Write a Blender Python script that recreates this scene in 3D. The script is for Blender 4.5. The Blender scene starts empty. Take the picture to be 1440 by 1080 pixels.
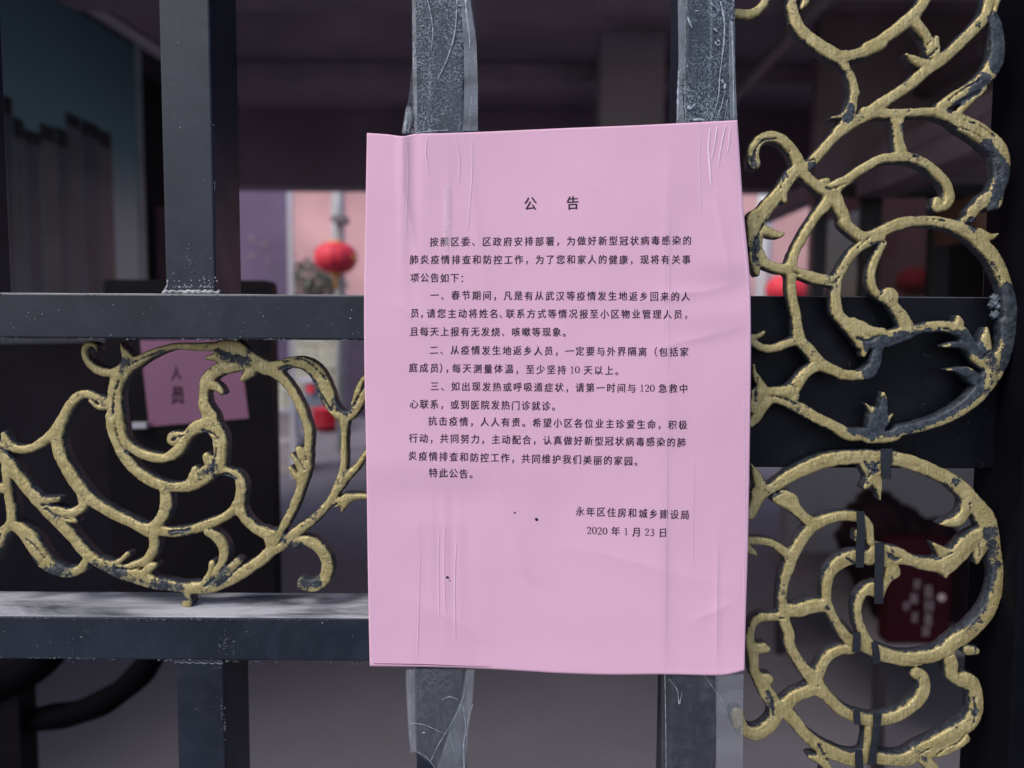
import bpy, bmesh, math, random
import numpy as np
from mathutils import Vector, Matrix, Euler

random.seed(7); rng = np.random.RandomState(11)
D = bpy.data; S = bpy.context.scene; C = S.collection
R = math.radians

# ------------------------------------------------------------------ camera
CAM = Vector((0, -0.43, 1.35)); PITCH = 3.9; ROLL = 0.35; FPX = 1040.0
cam = D.cameras.new('camera'); camo = D.objects.new('camera', cam); C.objects.link(camo)
CM = (Matrix.Rotation(R(90 - PITCH), 3, 'X') @ Matrix.Rotation(R(ROLL), 3, 'Z'))
camo.matrix_world = Matrix.Translation(CAM) @ CM.to_4x4()
cam.sensor_width = 36; cam.lens = FPX / 1440 * 36
cam.clip_start = 0.02; cam.clip_end = 500
cam.dof.use_dof = True; cam.dof.focus_distance = 0.435; cam.dof.aperture_fstop = 5.6
S.camera = camo
# ------------------------------------------------------------------ light
W = D.worlds.new('World'); S.world = W; W.use_nodes = True
wn = W.node_tree; wn.nodes.clear()
sky = wn.nodes.new('ShaderNodeTexSky'); sky.sky_type = 'NISHITA'; sky.sun_disc = False
SUN_EL, SUN_AZ = 50, 224           # degrees; the sun stands behind the photographer, a little to the left
sky.sun_elevation = R(SUN_EL); sky.sun_rotation = R(SUN_AZ); sky.dust_density = 3.0; sky.air_density = 1.0; sky.ozone_density = 1.0
bg = wn.nodes.new('ShaderNodeBackground'); bg.inputs[1].default_value = 0.15
wo = wn.nodes.new('ShaderNodeOutputWorld')
wn.links.new(sky.outputs[0], bg.inputs[0]); wn.links.new(bg.outputs[0], wo.inputs[0])
sl = D.lights.new('sun', 'SUN'); sl.energy = 1.15; sl.angle = R(18); sl.color = (1, .955, .90)
so = D.objects.new('sun', sl); C.objects.link(so)
sdir = Vector((math.sin(R(SUN_AZ)) * math.cos(R(SUN_EL)), math.cos(R(SUN_AZ)) * math.cos(R(SUN_EL)), math.sin(R(SUN_EL))))
so.rotation_euler = sdir.to_track_quat('Z', 'Y').to_euler()
S.view_settings.view_transform = 'Standard'; S.view_settings.look = 'None'
S.view_settings.exposure = 0.30; S.view_settings.gamma = 1; S.view_settings.use_curve_mapping = False
S.render.engine = 'CYCLES'
S.cycles.use_denoising = True; S.cycles.max_bounces = 8; S.cycles.transparent_max_bounces = 16

# ------------------------------------------------------------------ helpers
def ray(px, py):
    return CM @ Vector(((px - 720) / FPX, (540 - py) / FPX, -1))
def P(px, py, Y):
    """world point that stands at depth Y (metres behind the gate's front plane)"""
    d = ray(px, py); t = (Y - CAM.y) / d.y
    return CAM + d * t
CMn = np.array(CM)
def Pn(px, py, Y):
    px, py, Y = np.broadcast_arrays(np.asarray(px, float), np.asarray(py, float), np.asarray(Y, float))
    v = np.stack([(px - 720) / FPX, (540 - py) / FPX, -np.ones_like(px)], -1) @ CMn.T
    t = (Y - CAM.y) / v[..., 1]
    return np.array(CAM) + v * t[..., None]
MM = 0.43 / FPX                       # metres per photo pixel on the gate's plane

def mesh_np(name, verts, faces, mat, parent=None, smooth=False, attr=None):
    me = D.meshes.new(name)
    me.from_pydata([tuple(v) for v in verts], [], [tuple(f) for f in faces])
    me.update()
    if smooth:
        me.polygons.foreach_set('use_smooth', [True] * len(me.polygons))
    if attr:
        for k, a in attr.items():
            t = me.attributes.new(k, 'FLOAT', 'POINT'); t.data.foreach_set('value', np.asarray(a, np.float32))
    if mat: me.materials.append(mat)
    o = D.objects.new(name, me); C.objects.link(o)
    if parent: o.parent = parent; o.matrix_parent_inverse = parent.matrix_world.inverted()
    return o
def from_bm(name, bm, mat, parent=None, smooth=False):
    me = D.meshes.new(name); bm.normal_update(); bm.to_mesh(me); bm.free()
    if smooth: me.polygons.foreach_set('use_smooth', [True] * len(me.polygons))
    if mat: me.materials.append(mat)
    o = D.objects.new(name, me); C.objects.link(o)
    if parent: o.parent = parent; o.matrix_parent_inverse = parent.matrix_world.inverted()
    return o
def add_box(bm, x0, x1, y0, y1, z0, z1, bev=0.0, seg=2):
    b2 = bmesh.new()
    bmesh.ops.create_cube(b2, size=1, matrix=Matrix.Translation(((x0+x1)/2, (y0+y1)/2, (z0+z1)/2)) @ Matrix.Diagonal((x1-x0, y1-y0, z1-z0, 1)))
    if bev: bmesh.ops.bevel(b2, geom=b2.edges[:], offset=bev, segments=seg, affect='EDGES', profile=.5)
    m = D.meshes.new('tmp'); b2.to_mesh(m); b2.free(); bm.from_mesh(m); D.meshes.remove(m)
def box(name, x0, x1, y0, y1, z0, z1, mat, parent=None, bev=0.0, seg=2):
    bm = bmesh.new(); add_box(bm, min(x0,x1), max(x0,x1), min(y0,y1), max(y0,y1), min(z0,z1), max(z0,z1), bev, seg)
    return from_bm(name, bm, mat, parent, smooth=False)
def add_prism(bm, pts, dv, close=True):
    """closed solid from a planar outline pts, thickness vector dv"""
    a = [bm.verts.new(p) for p in pts]; b = [bm.verts.new(Vector(p) + dv) for p in pts]
    bm.faces.new(a); bm.faces.new(b[::-1])
    n = len(a)
    for i in range(n): bm.faces.new((a[i], b[i], b[(i+1) % n], a[(i+1) % n]))
    bmesh.ops.recalc_face_normals(bm, faces=bm.faces[:])
def add_tube(bm, pts, rad, sides=12, caps=True):
    pts = [Vector(p) for p in pts]; rings = []
    up = Vector((0, 0, 1))
    for i, p in enumerate(pts):
        t = (pts[min(i+1, len(pts)-1)] - pts[max(i-1, 0)]).normalized()
        a = t.cross(up)
        if a.length < .1: a = t.cross(Vector((0, 1, 0)))
        a.normalize(); b = t.cross(a)
        r = rad[i] if hasattr(rad, '__len__') else rad
        rings.append([bm.verts.new(p + (a*math.cos(k*2*math.pi/sides) + b*math.sin(k*2*math.pi/sides)) * r) for k in range(sides)])
    for i in range(len(rings)-1):
        for k in range(sides):
            bm.faces.new((rings[i][k], rings[i][(k+1) % sides], rings[i+1][(k+1) % sides], rings[i+1][k]))
    if caps: bm.faces.new(rings[0]); bm.faces.new(rings[-1][::-1])
    bmesh.ops.recalc_face_normals(bm, faces=bm.faces[:])
def add_lathe(bm, prof, c, sides=32):
    rings = [[bm.verts.new((c[0] + r*math.cos(k*2*math.pi/sides), c[1] + r*math.sin(k*2*math.pi/sides), c[2] + z)) for k in range(sides)] for r, z in prof]
    for i in range(len(rings)-1):
        for k in range(sides):
            bm.faces.new((rings[i][k], rings[i][(k+1) % sides], rings[i+1][(k+1) % sides], rings[i+1][k]))
    bm.faces.new(rings[0][::-1]); bm.faces.new(rings[-1])
    bmesh.ops.recalc_face_normals(bm, faces=bm.faces[:])
def tag(o, label=None, cat=None, group=None, kind=None):
    if label: o['label'] = label
    if cat: o['category'] = cat
    if group: o['group'] = group
    if kind: o['kind'] = kind
    return o
def thing(name, label, cat, loc=(0, 0, 0), group=None):
    o = D.objects.new(name, None); C.objects.link(o); o.location = loc; o.empty_display_size = .05
    o.matrix_world = Matrix.Translation(loc)
    return tag(o, label, cat, group)
def catmull(p, step):
    p = np.array(p, float)
    if len(p) < 2: return p
    q = np.vstack([2*p[0]-p[1], p, 2*p[-1]-p[-2]]); out = []
    for i in range(1, len(q)-2):
        L = np.hypot(*(q[i+1]-q[i])[:2]); n = max(2, int(L/step)+1)
        t = np.linspace(0, 1, n, endpoint=False)[:, None]
        a, b, c, d = q[i-1], q[i], q[i+1], q[i+2]
        # centripetal-ish: damp tangents
        m1 = (c-a)*.5; m2 = (d-b)*.5
        la = max(np.hypot(*(b-a)[:2]), 1e-6); lc = max(np.hypot(*(d-c)[:2]), 1e-6); lb = max(L, 1e-6)
        m1 = m1 * min(1, 2*lb/(la+lb)) ; m2 = m2 * min(1, 2*lb/(lb+lc))
        out.append((2*t**3-3*t**2+1)*b + (t**3-2*t**2+t)*m1 + (-2*t**3+3*t**2)*c + (t**3-t**2)*m2)
    out.append(p[-1:]); return np.vstack(out)
def vnoise(x, y, seed):
    r = np.random.RandomState(seed).rand(256, 256)
    xi = np.floor(x).astype(int); yi = np.floor(y).astype(int); fx = x-xi; fy = y-yi
    fx = fx*fx*(3-2*fx); fy = fy*fy*(3-2*fy)
    g = lambda a, b: r[a % 256, b % 256]
    return (g(xi, yi)*(1-fx)+g(xi+1, yi)*fx)*(1-fy) + (g(xi, yi+1)*(1-fx)+g(xi+1, yi+1)*fx)*fy - .5

# ------------------------------------------------------------------ materials
class NT:
    def __init__(s, name):
        s.m = D.materials.new(name); s.m.use_nodes = True; s.t = s.m.node_tree; s.t.nodes.clear()
        s.out = s.n('ShaderNodeOutputMaterial'); s.co = s.n('ShaderNodeTexCoord').outputs['Object']
    def n(s, ty, **k):
        x = s.t.nodes.new(ty)
        for a, b in k.items(): setattr(x, a, b)
        return x
    def l(s, a, b): s.t.links.new(a, b)
    def noise(s, scale, detail=4, rough=.55, vec=None, stretch=None, dist=0):
        v = vec or s.co
        if stretch:
            mp = s.n('ShaderNodeMapping'); s.l(v, mp.inputs[0]); mp.inputs['Scale'].default_value = stretch; v = mp.outputs[0]
        x = s.n('ShaderNodeTexNoise'); s.l(v, x.inputs['Vector']); x.inputs['Scale'].default_value = scale
        x.inputs['Detail'].default_value = detail; x.inputs['Roughness'].default_value = rough; x.inputs['Distortion'].default_value = dist
        return x.outputs['Fac']
    def ramp(s, v, stops, interp='LINEAR'):
        x = s.n('ShaderNodeValToRGB'); s.l(v, x.inputs[0]); x.color_ramp.interpolation = interp
        e = x.color_ramp.elements
        while len(e) < len(stops): e.new(.5)
        for i, (p, c) in enumerate(stops):
            e[i].position = p; e[i].color = (c, c, c, 1) if not hasattr(c, '__len__') else (*c, 1)
        return x.outputs[0]
    def mix(s, f, a, b):
        x = s.n('ShaderNodeMix', data_type='RGBA'); i = x.inputs
        for sock, v in ((i[0], f), (i[6], a), (i[7], b)):
            if hasattr(v, 'is_output'): s.l(v, sock)
            elif hasattr(v, '__len__'): sock.default_value = (*v, 1)
            else: sock.default_value = v
        return x.outputs[2]
    def math(s, op, a, b=0.0, clamp=False):
        x = s.n('ShaderNodeMath', operation=op, use_clamp=clamp)
        for sock, v in ((x.inputs[0], a), (x.inputs[1], b)):
            if hasattr(v, 'is_output'): s.l(v, sock)
            else: sock.default_value = v
        return x.outputs[0]
    def pbr(s, col, rough=.5, metal=0.0, spec=.5, bump=None, bstr=.3, bdist=.001, coat=0):
        b = s.n('ShaderNodeBsdfPrincipled')
        for k, v in (('Base Color', col), ('Roughness', rough), ('Metallic', metal), ('Specular IOR Level', spec), ('Coat Weight', coat)):
            if hasattr(v, 'is_output'): s.l(v, b.inputs[k])
            else: b.inputs[k].default_value = (*v, 1) if hasattr(v, '__len__') else v
        if bump is not None:
            bp = s.n('ShaderNodeBump'); bp.inputs['Strength'].default_value = bstr; bp.inputs['Distance'].default_value = bdist
            s.l(bump, bp.inputs['Height']); s.l(bp.outputs[0], b.inputs['Normal'])
        s.b = b; s.l(b.outputs[0], s.out.inputs[0]); return s.m
    def normal_z(s):
        g = s.n('ShaderNodeNewGeometry'); x = s.n('ShaderNodeSeparateXYZ'); s.l(g.outputs['Normal'], x.inputs[0]); return x.outputs

def plain(name, col, rough=.6, var=.25, scale=6, spec=.4, metal=0.0, bump=0):
    t = NT(name); n = t.noise(scale, 5)
    c = t.mix(t.ramp(n, [(.3, 0.0), (.7, 1.0)]), tuple(v*(1-var) for v in col), tuple(v*(1+var*.6) for v in col))
    return t.pbr(c, rough, metal, spec, bump=n if bump else None, bstr=bump, bdist=.003)

def m_black_paint(name='black_enamel', top_dust=True, k=1.0):
    t = NT(name)
    n1 = t.noise(9, 5); n2 = t.noise(60, 4, .6); n3 = t.noise(700, 2, .5); n4 = t.noise(14, 7, .72, dist=.8)
    base = t.mix(t.ramp(n1, [(.35, 0.0), (.7, 1.0)]), tuple(v*k for v in (.006, .010, .019)), tuple(v*k for v in (.016, .023, .039)))
    flecks = t.math('MULTIPLY', t.ramp(n3, [(.71, 0.0), (.76, 1.0)]), t.ramp(n2, [(.5, 0.0), (.62, 1.0)]))
    haze = t.math('MULTIPLY', t.ramp(n4, [(.42, 0.0), (.75, 1.0)]), .32)
    c = t.mix(haze, base, (.070, .080, .115))
    c = t.mix(flecks, c, (.45, .47, .50))
    rough = t.math('ADD', t.math('MULTIPLY', n2, .25), .28)
    c = t.mix(1-k if k < 1 else 0.0, c, (.004, .004, .007))
    if top_dust:
        nz = t.normal_z()
        up = t.ramp(nz[2], [(.6, 0.0), (.95, 1.0)])
        streak = t.noise(35, 6, .65, stretch=(.35, 1.6, 1), dist=.6)
        dust = t.math('MULTIPLY', up, t.ramp(streak, [(.36, .12), (.60, 1.0)]))
        c = t.mix(dust, c, (.44, .45, .50)); rough = t.math('ADD', rough, t.math('MULTIPLY', up, .4))
    bump = t.math('ADD', t.math('MULTIPLY', n2, .4), t.math('MULTIPLY', n1, .6))
    return t.pbr(c, rough, 0, .4 if k == 1 else .5*k, bump=bump, bstr=.25, bdist=.0008)
BLACK = m_black_paint()

def m_gilt():
    t = NT('gilt_casting')
    a = t.n('ShaderNodeAttribute', attribute_name='gild').outputs['Fac']
    cav = t.n('ShaderNodeAttribute', attribute_name='cavity').outputs['Fac']
    n1 = t.noise(1300, 3, .65); n2 = t.noise(320, 5, .75); n3 = t.noise(60, 4, .6); n5 = t.noise(1100, 2, .5, stretch=(1, 1, .10)); n6 = t.noise(850, 4, .7)
    # wear: paint is lost where the attribute, the pits and the noise say so
    w = t.math('SUBTRACT', t.math('ADD', t.math('ADD', a, t.math('ADD', t.math('MULTIPLY', t.math('SUBTRACT', n2, .5), 1.5), t.math('MULTIPLY', t.math('SUBTRACT', n1, .5), .8))), t.math('MULTIPLY', t.math('SUBTRACT', n5, .5), .5)), t.math('ADD', t.math('MULTIPLY', cav, .9), t.math('MULTIPLY', t.math('SUBTRACT', n3, .5), .9)))
    paint = t.ramp(w, [(.38, 0.0), (.50, .72), (.62, 1.0)])
    gold = t.mix(t.ramp(n3, [(.3, 0.0), (.7, 1.0)]), (.38, .315, .13), (.54, .455, .22))
    gold = t.mix(t.ramp(n6, [(.54, 0.0), (.70, .75)]), gold, (.17, .135, .07))
    gold = t.mix(t.ramp(n5, [(.54, 0.0), (.68, .38)]), gold, (.23, .185, .085))
    gold = t.mix(t.ramp(n5, [(.32, .5), (.45, 0.0)]), gold, (.68, .61, .38))
    gold = t.mix(t.ramp(n3, [(.62, 0.0), (.75, .3)]), gold, (.50, .34, .17))
    iron = t.mix(t.ramp(n2, [(.42, 0.0), (.72, 1.0)]), (.016, .022, .031), (.075, .09, .115))
    iron = t.mix(t.ramp(n1, [(.66, 0.0), (.75, .7)]), iron, (.32, .34, .37))
    c = t.mix(paint, iron, gold)
    bump = t.math('ADD', t.math('MULTIPLY', n2, .35), t.math('ADD', t.math('ADD', t.math('MULTIPLY', n6, .22), t.math('MULTIPLY', n5, .12)), t.math('MULTIPLY', paint, .25)))
    rough = t.math('ADD', t.math('MULTIPLY', n2, .25), .38)
    return t.pbr(c, rough, t.math('MULTIPLY', paint, .42), .5, bump=bump, bstr=.7, bdist=.0011)
GILT = m_gilt()

def m_paper():
    t = NT('pink_paper')
    n = t.noise(7, 4); f = t.noise(900, 3, .6)
    c = t.mix(t.ramp(n, [(.3, 0.0), (.7, 1.0)]), (.715, .435, .590), (.765, .468, .625))
    m = t.pbr(c, .62, 0, .35, bump=f, bstr=.06, bdist=.0003)
    return m
PAPER = m_paper()
INK = plain('toner', (.030, .010, .028), .6, .2, 300)

def m_tape(name, haze=.10, bub=.55, scale=900, tint=(.62, .68, .76), clear=.98, refl=.022):
    t = NT(name)
    n1 = t.noise(scale, 3, .6); n2 = t.noise(45, 4, .6); n3 = t.noise(60, 3, .5, stretch=(2.5, 1, .12))
    b = t.math('MULTIPLY', t.ramp(n1, [(.49, 0.0), (.56, 1.0)]), t.ramp(n2, [(.36, 0.15), (.60, 1.0)]))
    f = t.math('ADD', t.math('MULTIPLY', b, bub), haze)
    f = t.math('ADD', f, t.math('MULTIPLY', t.ramp(n3, [(.60, 0.0), (.72, 1.0)]), bub*.7), clamp=True)
    tr = t.n('ShaderNodeBsdfTransparent'); tr.inputs[0].default_value = (clear, clear, clear, 1)
    p = t.n('ShaderNodeBsdfPrincipled'); p.inputs['Base Color'].default_value = (*tint, 1); p.inputs['Roughness'].default_value = .35
    p.inputs['Specular IOR Level'].default_value = .6
    g = t.n('ShaderNodeBsdfGlossy'); g.inputs['Roughness'].default_value = .16; g.inputs[0].default_value = (1, 1, 1, 1)
    bp = t.n('ShaderNodeBump'); bp.inputs['Strength'].default_value = .5; bp.inputs['Distance'].default_value = .0008
    t.l(t.math('ADD', n3, t.math('MULTIPLY', n1, .2)), bp.inputs['Height'])
    t.l(bp.outputs[0], p.inputs['Normal']); t.l(bp.outputs[0], g.inputs['Normal'])
    m1 = t.n('ShaderNodeMixShader'); t.l(f, m1.inputs[0]); t.l(tr.outputs[0], m1.inputs[1]); t.l(p.outputs[0], m1.inputs[2])
    lw = t.n('ShaderNodeLayerWeight'); lw.inputs[0].default_value = .5; fq = t.math('ADD', t.math('MULTIPLY', t.math('POWER', lw.outputs['Facing'], 5), .6), refl)
    m2 = t.n('ShaderNodeMixShader'); t.l(fq, m2.inputs[0]); t.l(m1.outputs[0], m2.inputs[1]); t.l(g.outputs[0], m2.inputs[2])
    t.l(m2.outputs[0], t.out.inputs[0]); return t.m
TAPE = m_tape('clear_tape', .015, .50, 950, (.33, .39, .48)); TAPE_SMOOTH = m_tape('clear_tape_smooth', .10, .07, 500, (.5, .54, .60))
TAPE_PAPER = m_tape('clear_tape_on_paper', .0, .0, 300, (.80, .62, .76), .998, .012)
CREASE = plain('tape_crease', (.34, .38, .45), .25, .5, 300)
BTAPE = plain('black_insulating_tape', (.018, .022, .03), .42, .3, 150, bump=.1)
WELD = plain('weld_residue', (.42, .43, .46), .7, .55, 300, bump=.5)

# ================================================================== setting
EYE = CAM.z
def m_ground():
    t = NT('concrete_paving'); n = t.noise(1.2, 6); f = t.noise(60, 4)
    c = t.mix(t.ramp(n, [(.3, 0.0), (.7, 1.0)]), (.150, .145, .168), (.205, .195, .225))
    c = t.mix(t.ramp(f, [(.35, .25), (.7, 0.0)]), c, (.07, .065, .08))
    return t.pbr(c, .8, 0, .2, bump=f, bstr=.2, bdist=.003)
g = box('ground', -60, 60, -60, 80, -.3, 0, m_ground()); tag(g, kind='structure')
CEIL = plain('dark_ceiling_paint', (.40, .30, .37), .8, .6, .7)
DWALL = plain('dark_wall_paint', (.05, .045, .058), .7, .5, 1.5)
PWALL = plain('pink_render', (.66, .38, .40), .85, .34, .55)
c = box('ceiling', -3.4, 3.6, .35, 5.2, 2.95, 3.15, CEIL); tag(c, kind='structure')
lin = box('far_lintel_beam', -3.4, 3.6, 5.0, 5.2, 2.4, 2.949, plain('lintel_paint', (.34, .245, .32), .8, .5, .8)); tag(lin, kind='structure')
# left wall, slightly out of square with the gate
def wallx(d): return -2.46 + .104*d          # d = distance from the camera
bm = bmesh.new()
pts = [Vector((wallx(.75), .32, 0)), Vector((wallx(5.0), 4.57, 0)), Vector((wallx(5.0)-1.2, 4.57, 0)), Vector((-3.5, .32, 0))]
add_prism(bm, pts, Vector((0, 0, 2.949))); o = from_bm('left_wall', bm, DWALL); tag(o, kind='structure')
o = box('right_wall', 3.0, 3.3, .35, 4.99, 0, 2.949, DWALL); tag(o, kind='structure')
def on_wall(d, z, off): return Vector((wallx(d)+off, d-.43, z))
def wall_panel(name, d0, d1, z0, z1, off, th, mat, parent=None):
    bm = bmesh.new(); nx = Vector((1, -.104, 0)).normalized()
    a = on_wall(d0, z0, off); b = on_wall(d1, z0, off); e = on_wall(d1, z1, off); f = on_wall(d0, z1, off)
    add_prism(bm, [a, b, e, f], nx*th); return from_bm(name, bm, mat, parent)
tr = wall_panel('cable_trunking', 1.0, 5.0, 2.89, 2.93, .0, .045, plain('grey_trunking', (.86, .80, .84), .6, .15, 3))
tag(tr, 'pale grey trunking running along the top of the left wall', 'trunking')
# display board with printed skyline
def m_board():
    t = NT('printed_sky'); s = t.n('ShaderNodeSeparateXYZ'); t.l(t.co, s.inputs[0])
    z = t.math('MULTIPLY', t.math('SUBTRACT', s.outputs[2], 1.3), 1/1.6)
    n = t.noise(2, 4)
    c = t.ramp(t.math('ADD', z, t.math('MULTIPLY', t.math('SUBTRACT', n, .5), .12)), [(.0, (.62, .68, .72)), (.35, (.48, .60, .64)), (.62, (.20, .36, .40)), (1, (.10, .19, .22))])
    return t.pbr(c, .35, 0, .4)
db = thing('display_board', 'large teal display board with a printed skyline on the left wall', 'display board', on_wall(3.2, 1.3, .01))
wall_panel('board', 2.3, 4.04, 1.30, 2.86, .002, .02, m_board(), db)
wall_panel('board_edge', 4.045, 4.09, 1.30, 2.87, .002, .028, plain('board_edge_grey', (.35, .41, .45), .4), db)
PTR = plain('printed_roof_dark', (.02, .03, .04), .4, .3, 5)
PT = [plain('printed_tower_dark', (.10, .12, .15), .4, .3, 5), plain('printed_tower_grey', (.15, .165, .19), .4, .3, 5), plain('printed_tower_brown', (.17, .175, .175), .4, .3, 5)]
def dwall(px):      # distance at which the ray of this column meets the left wall
    k = (px-720)/FPX; return -2.46/(k-.104)
def zpx(py, d): return EYE + (470-py)/FPX*d
tops = [(-12, 8, 160, 0), (8, 22, 165, 0), (22, 38, 198, 1), (38, 60, 207, 0), (60, 82, 203, 2), (82, 96, 210, 0), (96, 117, 184, 1), (117, 140, 197, 0), (140, 160, 212, 2)]
for i, (a, b, ty, mi) in enumerate(tops):
    d0, d1 = dwall(a), dwall(b); zt = zpx(ty, (d0+d1)/2)
    o = wall_panel('printed_tower', d0+.004, d1-.004, 1.31, zt, .0222+.0006*(i % 3), .002, PT[mi], db)
    w = d1-d0
    o2 = wall_panel('printed_roof', d0+w*.02, d1-w*(.12-.1*(i % 2)), zt-.02, zt+.035+.012*(i % 3), .0250+.0006*(i % 3), .002, PTR, db)
# doorway beyond the board, its darkness a painted panel, maroon curtain at its foot
o = wall_panel('doorway_dark_panel', 4.12, 4.55, 0.02, 2.75, .001, .01, plain('doorway_shade', (.004, .004, .006), .9, .1)); tag(o, kind='structure')
cu = wall_panel('door_curtain', 4.2, 4.96, .4, 2.05, .014, .02, plain('maroon_cloth', (.10, .05, .075), .9, .4, 4)); tag(cu, 'dim maroon curtain in the dark doorway of the left wall', 'curtain')
# purple banner with a white edge post, at the mouth of the passage
bn = thing('purple_banner', 'dull purple upright banner with faint grey characters beside the far opening', 'banner', (-2.2, 6.4, 0))
def flat(name, px0, px1, py0, py1, Y, th, mat, parent=None, zb=None):
    """upright slab parallel to the gate at depth Y that spans these columns and rows"""
    a = P(px0, (py0+py1)/2, Y); b = P(px1, (py0+py1)/2, Y); t = P((px0+px1)/2, py0, Y); u = P((px0+px1)/2, py1, Y)
    return box(name, a.x, b.x, Y, Y+th, u.z if zb is None else zb, t.z, mat, parent)
flat('banner_cloth', 326, 404, 268, 520, 6.4, .02, plain('purple_cloth', (.19, .14, .26), .7, .12, 3), bn, zb=.97)
flat('edge_post', 405, 412, 268, 520, 6.39, .04, plain('white_post_paint', (.62, .62, .70), .5, .05), bn, zb=0)
GREYP = plain('faint_grey_print', (.36, .28, .36), .8, .4, 30)
# illegible grey marks, as blurred in the photograph
for k, (cx, cy, sc) in enumerate([(352, 335, 11), (371, 345, 12), (352, 362, 8), (376, 368, 7)]):
    bm = bmesh.new(); rr = random.Random(k)
    for j in range(6):
        a = rr.random()*math.pi; x, y = cx+(rr.random()-.5)*sc, cy+(rr.random()-.5)*sc; l = sc*.35
        p0 = P(x-l*math.cos(a), y-l*math.sin(a), 6.396-.0006*j); p1 = P(x+l*math.cos(a), y+l*math.sin(a), 6.396-.0006*j)
        v = (p1-p0).normalized().cross(Vector((0, 1, 0)))*.006
        add_prism(bm, [p0-v, p1-v, p1+v, p0+v], Vector((0, -.0003, 0)))
    from_bm('faint_mark', bm, GREYP, bn)

# ---- outside beyond the passage
bl = thing('pink_building', 'pale pink rendered building filling the view past the passage', 'building', (0, 14, 0))
box('wall', -12, 12, 14, 14.4, 0, 9, PWALL, bl)
box('plinth', -12, 12, 13.95, 13.998, 0, .5, plain('plinth_grey', (.30, .28, .30), .8), bl)
box('downpipe', P(466, 320, 13.85).x, P(471, 320, 13.85).x, 13.85, 13.94, .5, 8, plain('pipe_white', (.6, .58, .6), .5), bl)
lp = thing('lamp_pole', 'grey lamp pole carrying the red lantern seen left of the paper', 'pole', P(479, 480, 7.8) * 1)
def pole(px, Y, w, mat, parent, name='pole_shaft', z1=5):
    x = P(px, 400, Y).x; bm = bmesh.new(); add_tube(bm, [(x, Y, 0), (x, Y, z1)], w); return from_bm(name, bm, mat, parent, True)
GP = plain('galvanised_grey', (.42, .42, .44), .45, .2, 8)
pole(478, 7.9, .055, GP, lp)
a = P(478, 311, 7.85); box('bracket', a.x-.075, a.x+.075, 7.76, 7.98, a.z-.02, a.z+.05, plain('bracket_grey', (.16, .15, .17), .5), lp)
lp2 = thing('lamp_pole', 'white lamp pole beside the lantern right of the paper', 'pole', P(1074, 480, 8) * 1)
pole(1073, 8.0, .085, plain('pole_white', (.66, .68, .72), .5, .1), lp2)
LR = plain('lantern_red', (.74, .04, .07), .55, .12, 20); LY = plain('lantern_gold', (.75, .36, .05), .5, .2, 20)
def lantern(px, py, Y, wpx, label, first=None):
    c = P(px, py, Y); r = wpx/2/FPX*(Y+.43)
    if first:
        o = first.copy(); C.objects.link(o); o.location = c; s = r/first['radius']; o.scale = (s, s, s)
        for ch in first.children:
            k = ch.copy(); C.objects.link(k); k.parent = o; k.matrix_parent_inverse = Matrix.Identity(4)
        o['label'] = label; return o
    o = thing('red_lantern', label, 'lantern', c, 'red lanterns hanging beyond the gate'); o['radius'] = r
    def child(name, bm, m): k = from_bm(name, bm, m, None, True); k.parent = o; return k
    bm = bmesh.new(); prof = []; N = 24
    for i in range(N+1):
        th = -math.pi/2*.86 + math.pi*.86*i/N; prof.append((r*math.cos(th)**.8, r*.74*math.sin(th)))
    rings = []; sides = 48
    for rr, z in prof:
        rings.append([bm.verts.new((rr*(1+.03*math.cos(k*2*math.pi/4))*math.cos(k*2*math.pi/sides), rr*(1+.03*math.cos(k*2*math.pi/4))*math.sin(k*2*math.pi/sides), z)) for k in range(sides)])
    for i in range(N):
        for k in range(sides): bm.faces.new((rings[i][k], rings[i][(k+1) % sides], rings[i+1][(k+1) % sides], rings[i+1][k]))
    child('lantern_shade', bm, LR)
    for s in (-1, 1):
        bm = bmesh.new(); z = s*r*.70; add_lathe(bm, [(r*.30, z-.03*r), (r*.36, z), (r*.30, z+s*.10*r)][::s], (0, 0, 0), 24); child('rim', bm, LY)
    bm = bmesh.new(); add_lathe(bm, [(r*.04, -r*1.0), (r*.12, -r*.98), (r*.13, -r*.84), (r*.05, -r*.74)], (0, 0, 0), 12)
    for k in range(10):
        a = k*math.pi/5; add_tube(bm, [(r*.07*math.cos(a), r*.07*math.sin(a), -r*.95), (r*.09*math.cos(a), r*.09*math.sin(a), -r*1.45)], r*.02, 5)
    child('tassel', bm, LY)
    bm = bmesh.new(); add_tube(bm, [(0, 0, r*.72), (0, 0, r*1.8)], r*.025, 6); child('cord', bm, GP)
    bm = bmesh.new(); add_lathe(bm, [(r*.22, -r*.12), (r*.24, 0), (r*.22, r*.12)], (r*.80, -r*.28, 0), 16); child('printed_patch', bm, LY)
    return o
L0 = lantern(472, 363, 7.55, 59, 'round red lantern with gold tassel left of the pink paper')
lantern(1107, 408, 7.6, 58, 'red lantern just above the black lock plate, right of the paper', L0)
lantern(1288, 396, 7.9, 50, 'dim red lantern seen through the dark glass on the right', L0)
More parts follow.
